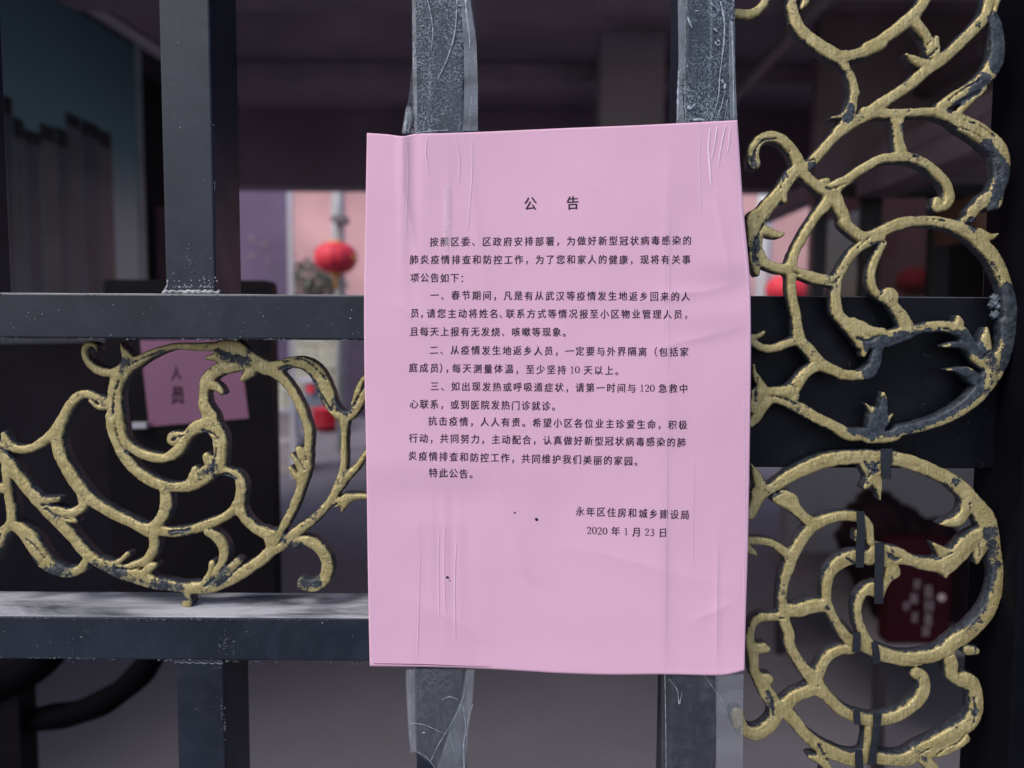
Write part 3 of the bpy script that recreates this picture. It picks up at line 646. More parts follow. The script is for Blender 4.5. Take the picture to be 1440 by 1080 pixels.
RUP = """
a -60,120,100 0,125,100 80,135,100 180,130,100 260,80,90 320,0,80 350,-80,80
a 560,-100,100 560,0,100 575,120,112 615,240,122 705,340,125 820,430,128 950,515,138 1050,570,120
a 690,-60,80 690,20,75 655,80,40
a 1050,535,120 1180,515,110 1300,475,112 1420,410,112 b 0,455,110 150,370,115 300,260,120 420,160,125 500,70,110 560,-20,100 620,-100,90
b 430,190,110 500,270,108 560,350,90 590,440,95 600,520,90
b 650,365,55 650,440,78 640,530,90
b 368,518,26 420,555,65 480,590,100 560,610,100
b 1160,-60,120 1150,60,110 1120,150,110 1050,240,108 950,340,108 820,470,108 700,570,118 560,670,118 420,790,112 280,890,110 140,980,118 c 1303,60,125 1200,120,115 1080,200,105 960,300,100 870,400,98 800,480,98 720,560,105 640,580,110
b 1255,-60,60 1215,60,60 1185,150,60
a 1050,600,95 1115,720,88 1150,830,88 1150,930,88 c 1130,0,110 1110,80,105 1050,160,75 990,230,70
a 1180,890,60 1175,890,62
c 945,105,30 1000,98,45 1080,80,80
b 1180,130,80 1210,220,115 1225,320,130 1230,450,145 1220,570,150 1150,700,145 1060,790,145 930,880,140 820,940,130 700,1010,100
b 1100,850,70 1000,930,70 900,1030,70 d 840,80,60
d 680,60,110 800,105,120 900,160,165 1020,220,185 1140,310,185 1230,400,185 1268,520,170 1272,650,155 1240,760,150 1180,850,135 1090,905,125 1015,980,110 980,1050,90
d 1240,850,110 1210,930,105 1160,960,75
d -30,60,110 100,60,105 250,70,88 400,60,88 550,50,85 680,50,90
d 275,90,150 285,200,108 290,300,100 308,400,120 320,460,125
c 980,760,130 1080,700,100 1200,610,95 1320,540,95 d 0,560,92 120,500,92 250,480,98 380,480,108 500,515,100 620,600,100 720,700,100 770,800,100 770,880,108 730,945,95 670,960,90
d 660,900,90 650,950,95
c 205,540,125 195,460,115 220,370,108 290,300,108 380,282,108 460,310,108 540,380,108 600,470,120 640,560,130
c 640,580,120 570,640,130 500,740,125 430,840,125 350,930,140 280,1020,150 e 230,60,190 220,160,160 215,280,145 215,400,130 218,500,90 235,575,48
c 470,800,90 495,895,55
e 300,160,105 380,192,95 440,205,65 492,192,20
e 250,380,110 300,465,105 400,515,100 520,530,105
c 640,600,120 720,680,105 800,750,105 880,790,125 960,795,145
c 850,720,70 900,705,60
c 950,840,140 870,950,108 800,1030,92 e 720,140,92 650,260,90 590,380,90 560,480,100
c 980,880,140 1030,980,118 1070,1060,110 e 1070,90,115 1150,170,108 1240,228,108 1330,230,115
e 560,500,110 562,600,98 560,700,92 570,800,92 590,900,95 610,1000,95 g 620,100,108 650,200,118 740,300,118 830,410,125 950,475,108 1060,520,105 1200,525,100 1290,500,125 1350,420,120 1370,320,100 1400,230,100
e 590,545,85 700,590,112 830,625,112 960,645,112
e 980,640,100 1030,560,92 1090,450,92 1180,345,98 1290,275,98 1400,225,108
e 990,660,100 980,760,102 980,850,108 1000,950,110 1065,1030,115 g 1110,60,130 1180,150,125 1250,200,120 1310,225,90
g 1150,30,110 1230,80,130 1330,110,105 1420,115,90
g 1260,260,80 1245,335,48
f 0,230,110 120,180,110 250,120,118 400,82,112 550,72,108 700,90,112 850,130,125 980,200,135 1090,300,140 1180,400,140 1245,510,140 1300,650,125 1335,760,125 1350,880,140 1365,1000,160 h 1340,40,165 1330,160,150 1300,300,150 1220,430,200 1160,560,165 1060,700,155 950,800,135 800,900,125 650,965,112 480,1015,105 300,1055,105 j 250,85,115 130,100,115 0,100,115 i 1250,75,120 1100,70,125 g 950,1000,108 800,930,108 650,845,118 500,770,108 400,720,130
f 1060,180,90 1160,225,75 1238,195,22
f 970,-10,85 965,50,80 900,62,50
f 150,290,70 100,380,78 50,500,80 32,620,82 60,730,82 125,800,85
f 205,790,175 207,792,175
f 240,870,100 310,960,120 360,1050,140 h 370,60,140
h -60,220,110 60,220,110 180,190,150 330,135,145 480,90,105 650,60,110 800,72,120 900,120,115 970,210,100 1020,330,115 1100,400,150
f 860,990,45 870,1040,90
h 1130,78,22 1120,140,80 1110,220,130 1100,300,160
h 725,250,36 800,238,60 900,235,75 970,270,80
h 755,470,12 850,475,55 950,500,110 1020,560,130
h 90,1010,170 85,920,150 60,860,80
h 130,950,120 150,850,88 155,760,66 148,700,40
h -20,790,16 30,850,45 80,900,80
h 245,888,12 200,930,45 160,980,80
g 600,200,90 500,232,85 400,268,85 300,268,82 220,230,78 150,195,78
g 295,120,42 250,148,55 190,165,70
g 790,440,105 700,500,105 620,600,120 550,680,140 450,700,140 330,690,115 260,600,85 210,500,55 200,430,26
g 590,730,100 565,780,55
g 330,760,125 270,850,105 220,930,100 180,980,80
g 240,700,140 200,850,90
"""
RLO = """
i 240,630,140 350,595,105 450,535,115 560,465,125 700,395,135 850,335,135 1000,305,135 1150,290,138 1300,285,142 j 0,295,145 140,295,142 300,315,140 450,355,140 600,415,138 750,485,135 880,575,145 980,680,150 1060,780,170 1120,880,190 l 1170,0,160 1200,130,130 1220,260,125 1238,380,118 1228,500,125 1190,640,135 1130,760,140 1040,870,145 940,960,145 830,1030,145 n 650,122,115 530,150,118 400,162,122 280,145,118 180,115,130 100,80,108 30,60,95
k 1290,1060,125 1245,960,95 1205,860,88 1190,760,80 1192,680,82 1222,590,88 1290,525,88 1370,495,90 l 0,540,95 80,560,100
i 180,358,24 225,450,80 255,540,115 250,640,140 220,720,120 170,830,110
i 1330,340,180 1340,430,150 1310,500,100 1255,575,50
j 0,350,160 50,470,110 100,580,55 118,690,20
i 1360,500,130 1400,590,50
i 480,640,85 555,680,115 600,770,110 680,860,105 780,920,115 900,880,102 1020,850,98 1150,855,98 1250,885,95 1295,960,92 1305,1060,85 k 1310,80,80
i 1190,1000,50 1180,1070,45
i 420,680,100 520,750,75 590,800,50
i 780,930,115 690,1030,108 k 620,130,108 570,220,115 540,320,105 500,430,98 480,540,92 475,640,92 482,740,108 500,850,105 540,960,108 m 540,30,92 600,150,92 680,260,105 760,350,130 800,430,115
k 60,90,90 120,80,85 200,70,78 300,75,78 400,110,88 490,170,88 550,230,105
k 150,150,90 200,180,55 242,222,16
k 480,725,108 620,732,132 750,695,132 870,685,115
k 1300,240,135 1240,222,135 1120,232,140 1010,285,132 930,370,115 900,480,98 895,600,88 912,700,95 960,800,92 1030,920,98 1110,1010,115 1180,1040,100
l 100,180,190 190,220,210 280,215,170 400,255,118 520,290,125 640,300,135 740,300,180 800,250,185 880,180,170 960,90,170 1060,40,180
l 240,360,150 180,440,95 135,540,85 115,620,65
l 638,108,34 700,165,90 760,220,140
l 740,402,50 740,340,110
l 1040,275,42 1050,200,100 1090,110,140
j 685,925,16 760,915,70 850,895,110 920,820,110 950,720,120
m 200,-20,70 212,60,78 240,150,88 245,260,88 300,350,110 350,440,125 400,520,125 440,600,125 400,690,122 330,760,118 250,790,118 170,765,108 115,700,125 98,625,120
m 230,85,80 290,82,78 350,75,66
m 345,335,105 350,335,108
k 450,790,85 350,790,88 250,805,95 190,870,78 165,960,78 170,1060,78
k 200,1070,55 300,1070,62
m 440,590,140 520,540,115 590,480,108 680,440,108 760,400,125
m 790,290,95 830,190,92 900,115,88 980,82,82 1060,80,85
m 820,430,105 900,520,98 980,590,98 1080,640,98 1180,670,100 n 0,665,98 100,680,98 200,670,102 330,630,102 440,560,98 510,480,108 538,390,108 520,310,108 475,280,105
m 510,600,120 580,680,112 660,780,105 760,870,105 880,940,115 1000,990,115 1120,1010,125 n 0,990,108 150,1000,108 300,1010,108 400,1000,125 500,930,118 600,880,108 720,820,115 830,760,130 920,700,125 970,600,122 980,500,118 960,400,125 900,345,140 820,330,108 775,290,105 765,200,115 745,120,100
n 600,950,90 700,930,100 800,880,100 880,830,90
n 970,90,75 900,85,90
m 1210,750,66 1200,860,66 1178,960,70
m 715,985,42 790,1010,72 850,1060,85 860,1130,88
m 780,880,85 820,960,85
n 480,960,90 560,1030,105 620,1100,100
"""
GROOVES = """
C 410,400,22 378,500,14 365,560,14 365,650,14 380,760,14 400,870,18 440,950,16 480,1010,12
C 500,260,18 620,200,12 800,130,12
C 1200,130,10 1350,180,16 1440,190,16
D 150,130,20 300,190,22 450,220,12
D 690,290,30 760,270,18 900,310,22 980,400,26 1040,520,22 1120,640,14
D 720,230,14 860,205,14 960,260,12 1080,380,14
D 1310,600,22 1350,520,26 1410,400,26
D 930,380,25 1000,470,18 1060,600,18
C 870,885,34 900,870,16 960,855,10
E 870,300,16 855,400,18 845,500,20
E 760,150,30 850,180,18 900,230,10
F 770,190,12 790,280,12
F 700,245,12 740,300,14 770,360,14
F 540,1000,16 620,900,20 680,800,12
F 1040,650,18 980,690,12
F 20,420,30 120,400,26 200,440,16
B 60,330,30 110,300,26 180,380,34 240,460,30 330,560,20
B 230,340,16 320,420,20 380,500,16
A 370,775,22 500,785,16
A 400,810,26 470,860,20 600,900,10
G 30,655,22 150,660,20 220,640,14
G 900,680,16 970,590,12
G 880,800,14 960,740,16 1050,660,14
G 780,800,22 850,740,22
G 480,340,16 650,330,14
B 20,300,20 -40,420,20
A 20,300,30 60,340,20
c 540,400,16 520,520,18 490,660,18 440,800,12
c 190,520,40 220,400,20 300,320,16 420,310,14
c 700,520,20 780,510,18 760,640,14
c 890,780,34 950,780,28 1060,740,14
e 340,20,14 250,180,24 200,320,30 210,450,26
e 580,560,26 620,575,22
e 960,655,22 1010,605,18
e 1290,230,14 1180,330,8
d 760,185,14 900,215,14 1060,290,14 1100,360,18
d 900,130,14 1060,190,14 1200,290,18
d 1180,450,22 1230,600,30 1260,700,22
d 700,930,18 730,870,14
d 430,470,26 480,480,16
b 760,960,20 900,850,16 1050,770,16
b 780,1050,40 900,960,34 1050,880,30
b 560,430,16 590,400,12
b 540,560,24 600,520,20 650,470,12
b 1190,60,12 1170,140,14
f 30,290,22 150,275,18
f 150,740,14 90,800,12
f 620,60,18 720,72,14
f 1170,470,22 1230,560,22 1250,640,18
f 970,60,30 1000,150,24
g 1180,170,34 1290,200,30 1380,150,18
g 360,720,20 470,740,26 590,790,16
g 540,600,18 600,640,14
g 230,560,20 210,760,24
h 640,80,12 760,90,14 880,180,12
h 350,250,14 480,180,10
h 1080,360,20 1150,300,16
i 360,672,22 430,645,20 495,625,14
i 1250,330,22 1300,400,26 1380,420,22
i 1280,480,22 1380,330,16
l 170,180,26 250,240,30 300,230,14
l 640,250,18 800,180,14
l 1050,100,22 1060,200,22
l 1130,100,18 1170,200,14
j 940,920,30 960,860,18
j 960,720,22 980,800,14
k 1080,230,22 1150,280,16
k 450,800,20 490,800,18
m 350,430,26 390,500,20 400,620,24
m 780,380,14 776,386,14
m 780,870,26 830,960,22
n 450,200,18 620,190,12 760,120,14
n 500,950,26 600,900,12
n 640,960,18 720,900,14 820,860,16 890,780,18
n 490,320,20 480,390,14
n 950,480,20 960,600,22 940,700,20
"""
DARK = """
b 1190,190,130 1225,340,170 1230,460,165 1200,620,150
b 1100,750,90 1000,870,70
b 780,1040,60 1000,890,44
d 1120,380,100 1200,480,120 1270,600,150 1280,720,180 1230,830,110 1170,950,80
f 1330,720,130 1350,850,180 1370,1000,230
f 990,80,90 1000,160,60
h 1360,50,220 1350,250,150 1290,420,90
h 1050,500,130 1010,650,150 900,780,100 700,900,90 400,1000,110 200,1040,120 60,1030,160 -40,1050,140
h 1060,330,60 1000,250,160 920,180,150 750,140,60 600,130,80 400,170,110 200,230,170 30,250,150
g 1300,500,130 1370,380,150 1400,260,140
g 1150,1020,110 1300,1060,140
h 100,960,150 140,800,110
h 850,250,110 960,290,100
h 850,480,110 980,540,120
c 1120,20,60 1080,120,60
c 520,500,34 500,650,30
c 750,560,60 770,620,60
"""
WORN = """
D 200,170,90 400,230,90
D 1170,580,110 1260,640,90
D 740,300,50
G 500,350,60 660,340,60
G 0,690,110 250,770,90 450,800,80 600,820,60
G 780,820,110 860,760,90 960,660,60
B 440,620,140 600,610,110
B 780,560,90 950,620,110
H 760,780,130 880,780,90
H 560,380,70 620,450,60 740,460,60
F 540,900,80 620,880,60
G 560,920,90 690,930,70
E 860,450,80 760,520,90
E 860,520,60 1000,560,40
C 480,230,70 430,300,60
C 230,130,50
e 200,250,100 210,480,90
e 250,60,80
c 170,480,70 190,550,70
c 890,790,60
l 230,210,110
l 1180,100,100 1200,300,60 1150,450,70 1080,700,90 950,900,70
i 1320,380,120
j 1150,1000,140
j 840,510,60
h 1150,350,130 1200,500,100 1120,700,60
m 390,560,60 370,450,60
m 780,880,70
n 540,1000,70
n 950,600,80
k 900,700,50
b 1040,250,50
d 320,210,50
"""
def field(strokes, X, Y, x0, y0, st, k=1.1, smooth=True):
    acc = np.zeros_like(X) if smooth else np.full_like(X, -60.)
    for pts in strokes:
        c = catmull(pts, 1.2) if len(pts) > 1 else np.array(pts)
        m = 9+c[:, 2].max()
        i0 = max(0, int((c[:, 0].min()-m-x0)/st)); i1 = min(X.shape[1], int((c[:, 0].max()+m-x0)/st)+1)
        j0 = max(0, int((c[:, 1].min()-m-y0)/st)); j1 = min(X.shape[0], int((c[:, 1].max()+m-y0)/st)+1)
        if i1 <= i0 or j1 <= j0: continue
        F = np.full((j1-j0, i1-i0), -60.)
        for (cx, cy, r) in c:
            a0 = max(i0, int((cx-r-9-x0)/st)); a1 = min(i1, int((cx+r+9-x0)/st)+1); b0 = max(j0, int((cy-r-9-y0)/st)); b1 = min(j1, int((cy+r+9-y0)/st)+1)
            if a1 <= a0 or b1 <= b0: continue
            d = r-.15-np.hypot(X[b0:b1, a0:a1]-cx, Y[b0:b1, a0:a1]-cy)
            v = F[b0-j0:b1-j0, a0-i0:a1-i0]; np.maximum(v, d, out=v)
        if smooth: acc[j0:j1, i0:i1] += np.exp(np.clip(F, -60, 30)/k)
        else: acc[j0:j1, i0:i1] = np.maximum(acc[j0:j1, i0:i1], F)
    return k*np.log(np.maximum(acc, 1e-20)) if smooth else acc
GRV, DRK, WRN = parse(GROOVES), parse(DARK), parse(WORN)
def casting(name, strokes, bbox, Y0, thick, label, seed):
    st = 1.1; x0, y0, x1, y1 = bbox
    nx, ny = int((x1-x0)/st)+1, int((y1-y0)/st)+1
    X, Yp = np.meshgrid(x0+np.arange(nx)*st, y0+np.arange(ny)*st)
    F = field(strokes, X, Yp, x0, y0, st)
    F = F + 1.0*vnoise(X/9, Yp/9, seed) + .7*vnoise(X/3.5, Yp/3.5, seed+1)    # rough sand-cast outline
    G = field(GRV, X, Yp, x0, y0, st, smooth=False)+1.8*vnoise(X/3, Yp/3, seed+9)+1.2*vnoise(X/7, Yp/7, seed+10)-.2; Dk = field(DRK, X, Yp, x0, y0, st, smooth=False); Wn = field(WRN, X, Yp, x0, y0, st, smooth=False)
    jit = 6*vnoise(X/9, Yp/9, seed+11)+5*vnoise(X/3, Yp/4.5, seed+12)+2.5*vnoise(X/1.6, Yp/1.6, seed+13)
    Dk = Dk+jit*.8; Wn = Wn+jit
    inc = (F[:-1, :-1]+F[1:, :-1]+F[:-1, 1:]+F[1:, 1:])/4 > 0
    used = np.zeros_like(F, bool); full = np.zeros((ny, nx), int)
    for dj in (0, 1):
        for di in (0, 1):
            used[dj:ny-1+dj, di:nx-1+di] |= inc; full[dj:ny-1+dj, di:nx-1+di] += inc
    edge = used & (full < 4)
    gy, gx = np.gradient(F, st); g2 = gx**2+gy**2+1e-3
    mv = np.clip(-F/g2, -1.3, 1.3)
    X2 = np.where(edge, X+np.clip(gx*mv, -.9, .9), X); Y2 = np.where(edge, Yp+np.clip(gy*mv, -.9, .9), Yp)
    Fi = np.maximum(np.where(edge, 0, F), 0)
    e = 3.4; q = np.clip(Fi/e, 0, 1); rnd = np.sqrt(1-(1-q)**2)*2.9
    body = np.minimum(Fi, 12)*.10
    gr = np.clip(G+1.2, 0, 3)
    H = rnd+body-gr*1.15*np.clip(Fi/3, 0, 1)
    H += (.9*vnoise(X/8, Yp/8, seed+3)+.5*vnoise(X/3.2, Yp/3.2, seed+4)+.4*vnoise(X/1.7, Yp/1.7, seed+5))*np.clip(Fi/2.5, 0, 1)
    idx = -np.ones((ny, nx), int); idx[used] = np.arange(used.sum()); n = used.sum()
    top = 4.6
    V = Pn(X2[used], Y2[used], Y0+(top-H[used])*MM)
    base = Pn(X2[used], Y2[used], Y0+top*MM); V[:, 0] = base[:, 0]; V[:, 2] = base[:, 2]
    gild = .79 + .30*vnoise(X/40, Yp/40, seed+6) + .2*vnoise(X/14, Yp/14, seed+7)
    gild = gild-.95*np.clip((Dk+2.5)/4, 0, 1)-.42*np.clip((Wn+3)/6, 0, 1) - .36*np.clip(1-Fi/2.0, 0, 1)
    cav = np.clip(gr/2.5, 0, 1)*.75
    ga = gild[used]; ca = cav[used]
    jj, ii = np.nonzero(inc)
    a, b, c_, d = idx[jj, ii], idx[jj, ii+1], idx[jj+1, ii+1], idx[jj+1, ii]
    faces = np.stack([a, d, c_, b], 1)
    Vb = V.copy(); Vb[:, 1] = Y0+thick; 
    eid = edge[used]; em = np.nonzero(eid)[0]
    # mid ring for the wall so that the gilding fades on the side, back uses its own verts
    vm = V[em].copy(); vm[:, 1] = Y0+top*MM+.0022; mi = -np.ones(n, int); mi[em] = np.arange(len(em))+2*n
    allV = np.vstack([V, Vb, vm]); gA = np.concatenate([ga, np.full(n, .1), np.clip(ga[em]-.45, .0, .6)]); cA = np.concatenate([ca, np.zeros(n+len(em))])
    back = np.stack([a, b, c_, d], 1)+n
    E = {}
    for f in faces:
        for k in range(4):
            p, q_ = f[k], f[(k+1) % 4]
            if (q_, p) in E: del E[(q_, p)]
            else: E[(p, q_)] = 1
    walls = []
    for (p, q_) in E:
        walls.append((q_, p, mi[p], mi[q_])); walls.append((mi[q_], mi[p], p+n, q_+n))
    walls = [w for w in walls if min(w) >= 0]
    o = mesh_np(name, allV, np.vstack([faces, back, np.array(walls)]), GILT, None, True, {'gild': gA, 'cavity': cA})
    me = o.data
    tag(o, label, 'scrollwork', 'gilded cast scroll panels of the gate'); return o
casting('scroll_casting', parse(LEFT), (-30, 474, 600, 862), .014, .0092, 'gilded scroll casting lying sideways between the two rails, left of the paper', 21)
casting('scroll_casting', parse(RUP), (1005, -30, 1440, 634), .013, .0088, 'upper right gilded scroll casting with a bare black lower ring', 31)
casting('scroll_casting', parse(RLO), (1000, 622, 1440, 1105), .013, .0088, 'lower right gilded scroll casting crossed by black tape strips', 41)

# black insulating-tape strips stuck over the lower right casting
def strip(poly, label, seed):
    """thin bent strip following centre line points (x, y, half width)"""
    c = catmull(poly, 3); rr = np.random.RandomState(seed); vs = []; fs = []
    n = len(c)
    for i, (x, y, w) in enumerate(c):
        lift = -.0004+.0012*math.sin(math.pi*i/max(1, n-1))*.6
        yy = .0118-lift*.3
        l = P(x-w-rr.rand()*.08, y, yy); r = P(x+w+rr.rand()*.08, y, yy)
        vs += [l, r, l+Vector((0, .0004, 0)), r+Vector((0, .0004, 0))]
    for i in range(n-1):
        k = 4*i; fs += [(k, k+4, k+5, k+1), (k+2, k+3, k+7, k+6), (k, k+2, k+6, k+4), (k+1, k+5, k+7, k+3)]
    fs += [(0, 1, 3, 2), (4*n-4, 4*n-2, 4*n-1, 4*n-3)]
    o = mesh_np('black_tape_strip', vs, fs, BTAPE); tag(o, label, 'tape', 'black tape strips on the lower right casting'); return o
strip([(1247, 631, 8.5), (1247, 645, 8), (1246, 660, 7), (1247, 674, 6.5)], 'widest black tape strip, across the top arc of the lower casting', 1)
strip([(1210, 719, 5.6), (1211, 740, 5.6), (1210, 765, 6), (1209, 798, 5.5)], 'long black tape strip over the upper curl, nearest the paper', 2)
strip([(1237, 763, 6.8), (1237, 790, 6.5), (1236, 815, 6.2), (1236, 849, 6.2)], 'long black tape strip with a pale tip in the middle of the casting', 3)
strip([(1205, 889, 5), (1205, 905, 5.6), (1204, 917, 5.5)], 'short black tape strip left of centre on the ring bottom', 4)
strip([(1230, 903, 4.5), (1232, 918, 5), (1233, 933, 5)], 'short black tape strip right of centre on the ring bottom', 5)
strip([(1205, 999, 4.5), (1205, 1008, 5), (1206, 1019, 4.5)], 'small black tape strip on the lower inner loop', 6)
strip([(1234, 1004, 6.3), (1233, 1025, 5), (1229, 1050, 4.8), (1226, 1076, 6.5)], 'waisted black tape strip hanging across the gap at the bottom', 7)
strip([(1208, 1055, 5), (1208, 1066, 5.5), (1209, 1082, 5.5)], 'lowest black tape strip at the bottom edge of the view', 8)
o = quad('gap', [(0, 0), (1, 0), (1, 1)], .0, .0001, BTAPE); D.objects.remove(o)

# ================================================================== the notice
def edges_px():
    top = catmull([(516, 187, 0), (545, 189, 0), (567, 191.5, 0), (585, 188, 0), (620, 187.5, 0), (700, 184.5, 0), (800, 180, 0), (900, 176, 0), (1037, 169, 0)], 4)
    bot = catmull([(520, 937, 0), (600, 938, 0), (680, 940.5, 0), (740, 944, 0), (790, 947, 0), (860, 949, 0), (930, 948.5, 0), (1000, 950, 0), (1022, 949, 0), (1047, 943, 0)], 4)
    lef = catmull([(516, 187, 0), (514, 300, 0), (512, 420, 0), (512.5, 520, 0), (515, 640, 0), (517, 780, 0), (518.5, 870, 0), (520, 937, 0)], 4)
    rig = catmull([(1037, 169, 0), (1041, 230, 0), (1046, 300, 0), (1051, 350, 0), (1055, 400, 0), (1056, 500, 0), (1054.5, 620, 0), (1052, 760, 0), (1049, 860, 0), (1047, 943, 0)], 4)
    def rs(c):
        s = np.concatenate([[0], np.cumsum(np.hypot(*np.diff(c[:, :2], axis=0).T))]); s /= s[-1]
        return lambda t: np.stack([np.interp(t, s, c[:, 0]), np.interp(t, s, c[:, 1])], -1)
    return rs(top), rs(bot), rs(lef), rs(rig)
def gau(v, c, s): return np.exp(-((v-c)/s)**2)
def pdisp(x, y):
    """how far (mm) the sheet stands off the bars"""
    x = np.asarray(x, float); y = np.asarray(y, float)
    d = 1.4 + 1.6*vnoise(x/150+3, y/190+8, 51) + .45*vnoise(x/60, y/80, 52) + .12*vnoise(x/22, y/45, 53)
    for k_, (ax, ay, bx, by, am, wd) in enumerate([(560, 230, 600, 420, .5, 9), (585, 480, 700, 700, .35, 14), (690, 620, 760, 900, .4, 16), (880, 430, 1040, 395, .55, 12), (900, 500, 1045, 455, .45, 12),
            (960, 560, 1050, 700, .35, 12), (760, 760, 1040, 830, .4, 18), (560, 830, 700, 905, .4, 14), (1000, 250, 1035, 420, .4, 8), (655, 200, 690, 460, .35, 16), (940, 190, 930, 520, .3, 10), (700, 790, 820, 870, -.4, 18), (530, 420, 640, 470, .4, 12), (960, 880, 1040, 840, .35, 10), (770, 200, 880, 300, .3, 22)]):
        L_ = math.hypot(bx-ax, by-ay); ux, uy = (bx-ax)/L_, (by-ay)/L_
        tt = (x-ax)*ux+(y-ay)*uy; nn = -(x-ax)*uy+(y-ay)*ux + 9*vnoise(x/50, y/50, 70+k_)
        d = d + am*1.05*np.exp(-np.abs(nn)/wd*1.3)*np.clip(np.sin(np.clip(tt/L_, 0, 1)*math.pi), 0, 1)
    d = d + .9*gau(x, 566, 7)*gau(y, 180, 170) - .7*gau(x, 583, 9)*gau(y, 200, 160)
    d = d + .28*gau(x, 629, 5)*gau(y, 290, 55)                       # upright fold under the tape
    d = d + .16*np.sin((x-600)/3.3)*gau(x, 628, 24)*gau(y, 790, 90)   # streaks
    d = d + .5*gau(y, 655, 28)*gau(x, 610, 110) - .4*gau(y, 700, 30)*gau(x, 620, 110)
    d = d + .45*gau(y, 372, 24)*gau(x, 1035, 60) - .4*gau(y, 405, 24)*gau(x, 1030, 60) + .4*gau(y, 445, 22)*gau(x, 1015, 50) - .35*gau(y, 476, 22)*gau(x, 985, 70)
    d = d - .7/(1+np.exp(-(x-938)/3.5))*gau(y, 800, 190) + .35*gau(x, 1008, 5)*gau(y, 860, 90)
    d = d + .8*gau(y, 955, 34)*(.35+.65*gau(x, 800, 150)) + 1.0*gau(y, 955, 34)*gau(x, 1050, 30)
    return np.maximum(d, .45)
te, be, le, re_ = edges_px()
NU, NV = 220, 300
u = np.linspace(0, 1, NU); v = np.linspace(0, 1, NV); U, Vv = np.meshgrid(u, v)
Tt, Bb, Ll, Rr = te(U), be(U), le(Vv), re_(Vv)
c00, c10, c01, c11 = te(0.), te(1.), be(0.), be(1.)
u3, v3 = U[..., None], Vv[..., None]
G = (1-v3)*Tt+v3*Bb+(1-u3)*Ll+u3*Rr-((1-u3)*(1-v3)*c00+u3*(1-v3)*c10+(1-u3)*v3*c01+u3*v3*c11)
PXg, PYg = G[..., 0], G[..., 1]
front = Pn(PXg, PYg, -pdisp(PXg, PYg)*.001).reshape(-1, 3)
rearv = front+np.array([0, .00018, 0])
I = np.arange(NU*NV).reshape(NV, NU)
q = np.stack([I[:-1, :-1], I[1:, :-1], I[1:, 1:], I[:-1, 1:]], -1).reshape(-1, 4)
fs = [q, q[:, ::-1]+NU*NV]
ring = np.concatenate([I[0, :], I[1:, -1], I[-1, -2::-1], I[-2:0:-1, 0]]); r2 = np.roll(ring, -1)
fs.append(np.stack([ring, r2, r2+NU*NV, ring+NU*NV], 1))
notice = thing('pink_notice', 'large pink printed Chinese notice taped over two bars of the gate', 'notice', (0, -.001, EYE))
mesh_np('paper_sheet', np.vstack([front, rearv]), np.vstack(fs), PAPER, notice, True)
# dark line painted for the shadow along the lower left edge
def paper_poly(name, polys, mat, lift, parent):
    """flat print that follows the sheet; polys = (verts px, faces)"""
    vs = []; fc = []
    for pv, pf in polys:
        o0 = len(vs); vs += list(pv); fc += [tuple(o0+i for i in f) for f in pf]
    vs = np.array(vs); W3 = Pn(vs[:, 0], vs[:, 1], -pdisp(vs[:, 0], vs[:, 1])*.001-lift)
    return mesh_np(name, W3, fc, mat, parent)
def ribbon(pts):
    c = catmull(pts, 1.0) if len(pts) > 2 else np.array(pts, float); t = np.gradient(c[:, :2], axis=0); t /= np.maximum(np.hypot(t[:, 0], t[:, 1]), 1e-6)[:, None]
    n = np.stack([-t[:, 1], t[:, 0]], 1)*c[:, 2:3]
    vv = np.vstack([c[:, :2]-n, c[:, :2]+n]); k = len(c)
    return vv, [(i, i+1, k+i+1, k+i) for i in range(k-1)]
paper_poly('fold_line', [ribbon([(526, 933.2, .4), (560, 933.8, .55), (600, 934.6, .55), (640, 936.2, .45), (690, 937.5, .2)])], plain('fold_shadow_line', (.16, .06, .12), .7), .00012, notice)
SPK = plain('ink_speck', (.02, .012, .02), .5)
for (x, y, r, ang) in [(754.5, 730.5, 2.0, .8), (724, 721, 1.2, 2.2), (629.3, 812, 1.7, .3), (632.5, 816.5, .9, 1.2)]:
    pv = [(x+r*math.cos(t)*(1.5 if abs(math.cos(t-ang)) > .7 else 1), y+r*math.sin(t)*1.1) for t in np.linspace(0, 6.283, 12, endpoint=False)]
    paper_poly('ink_speck', [(pv, [tuple(range(12))])], SPK, .00014, notice)

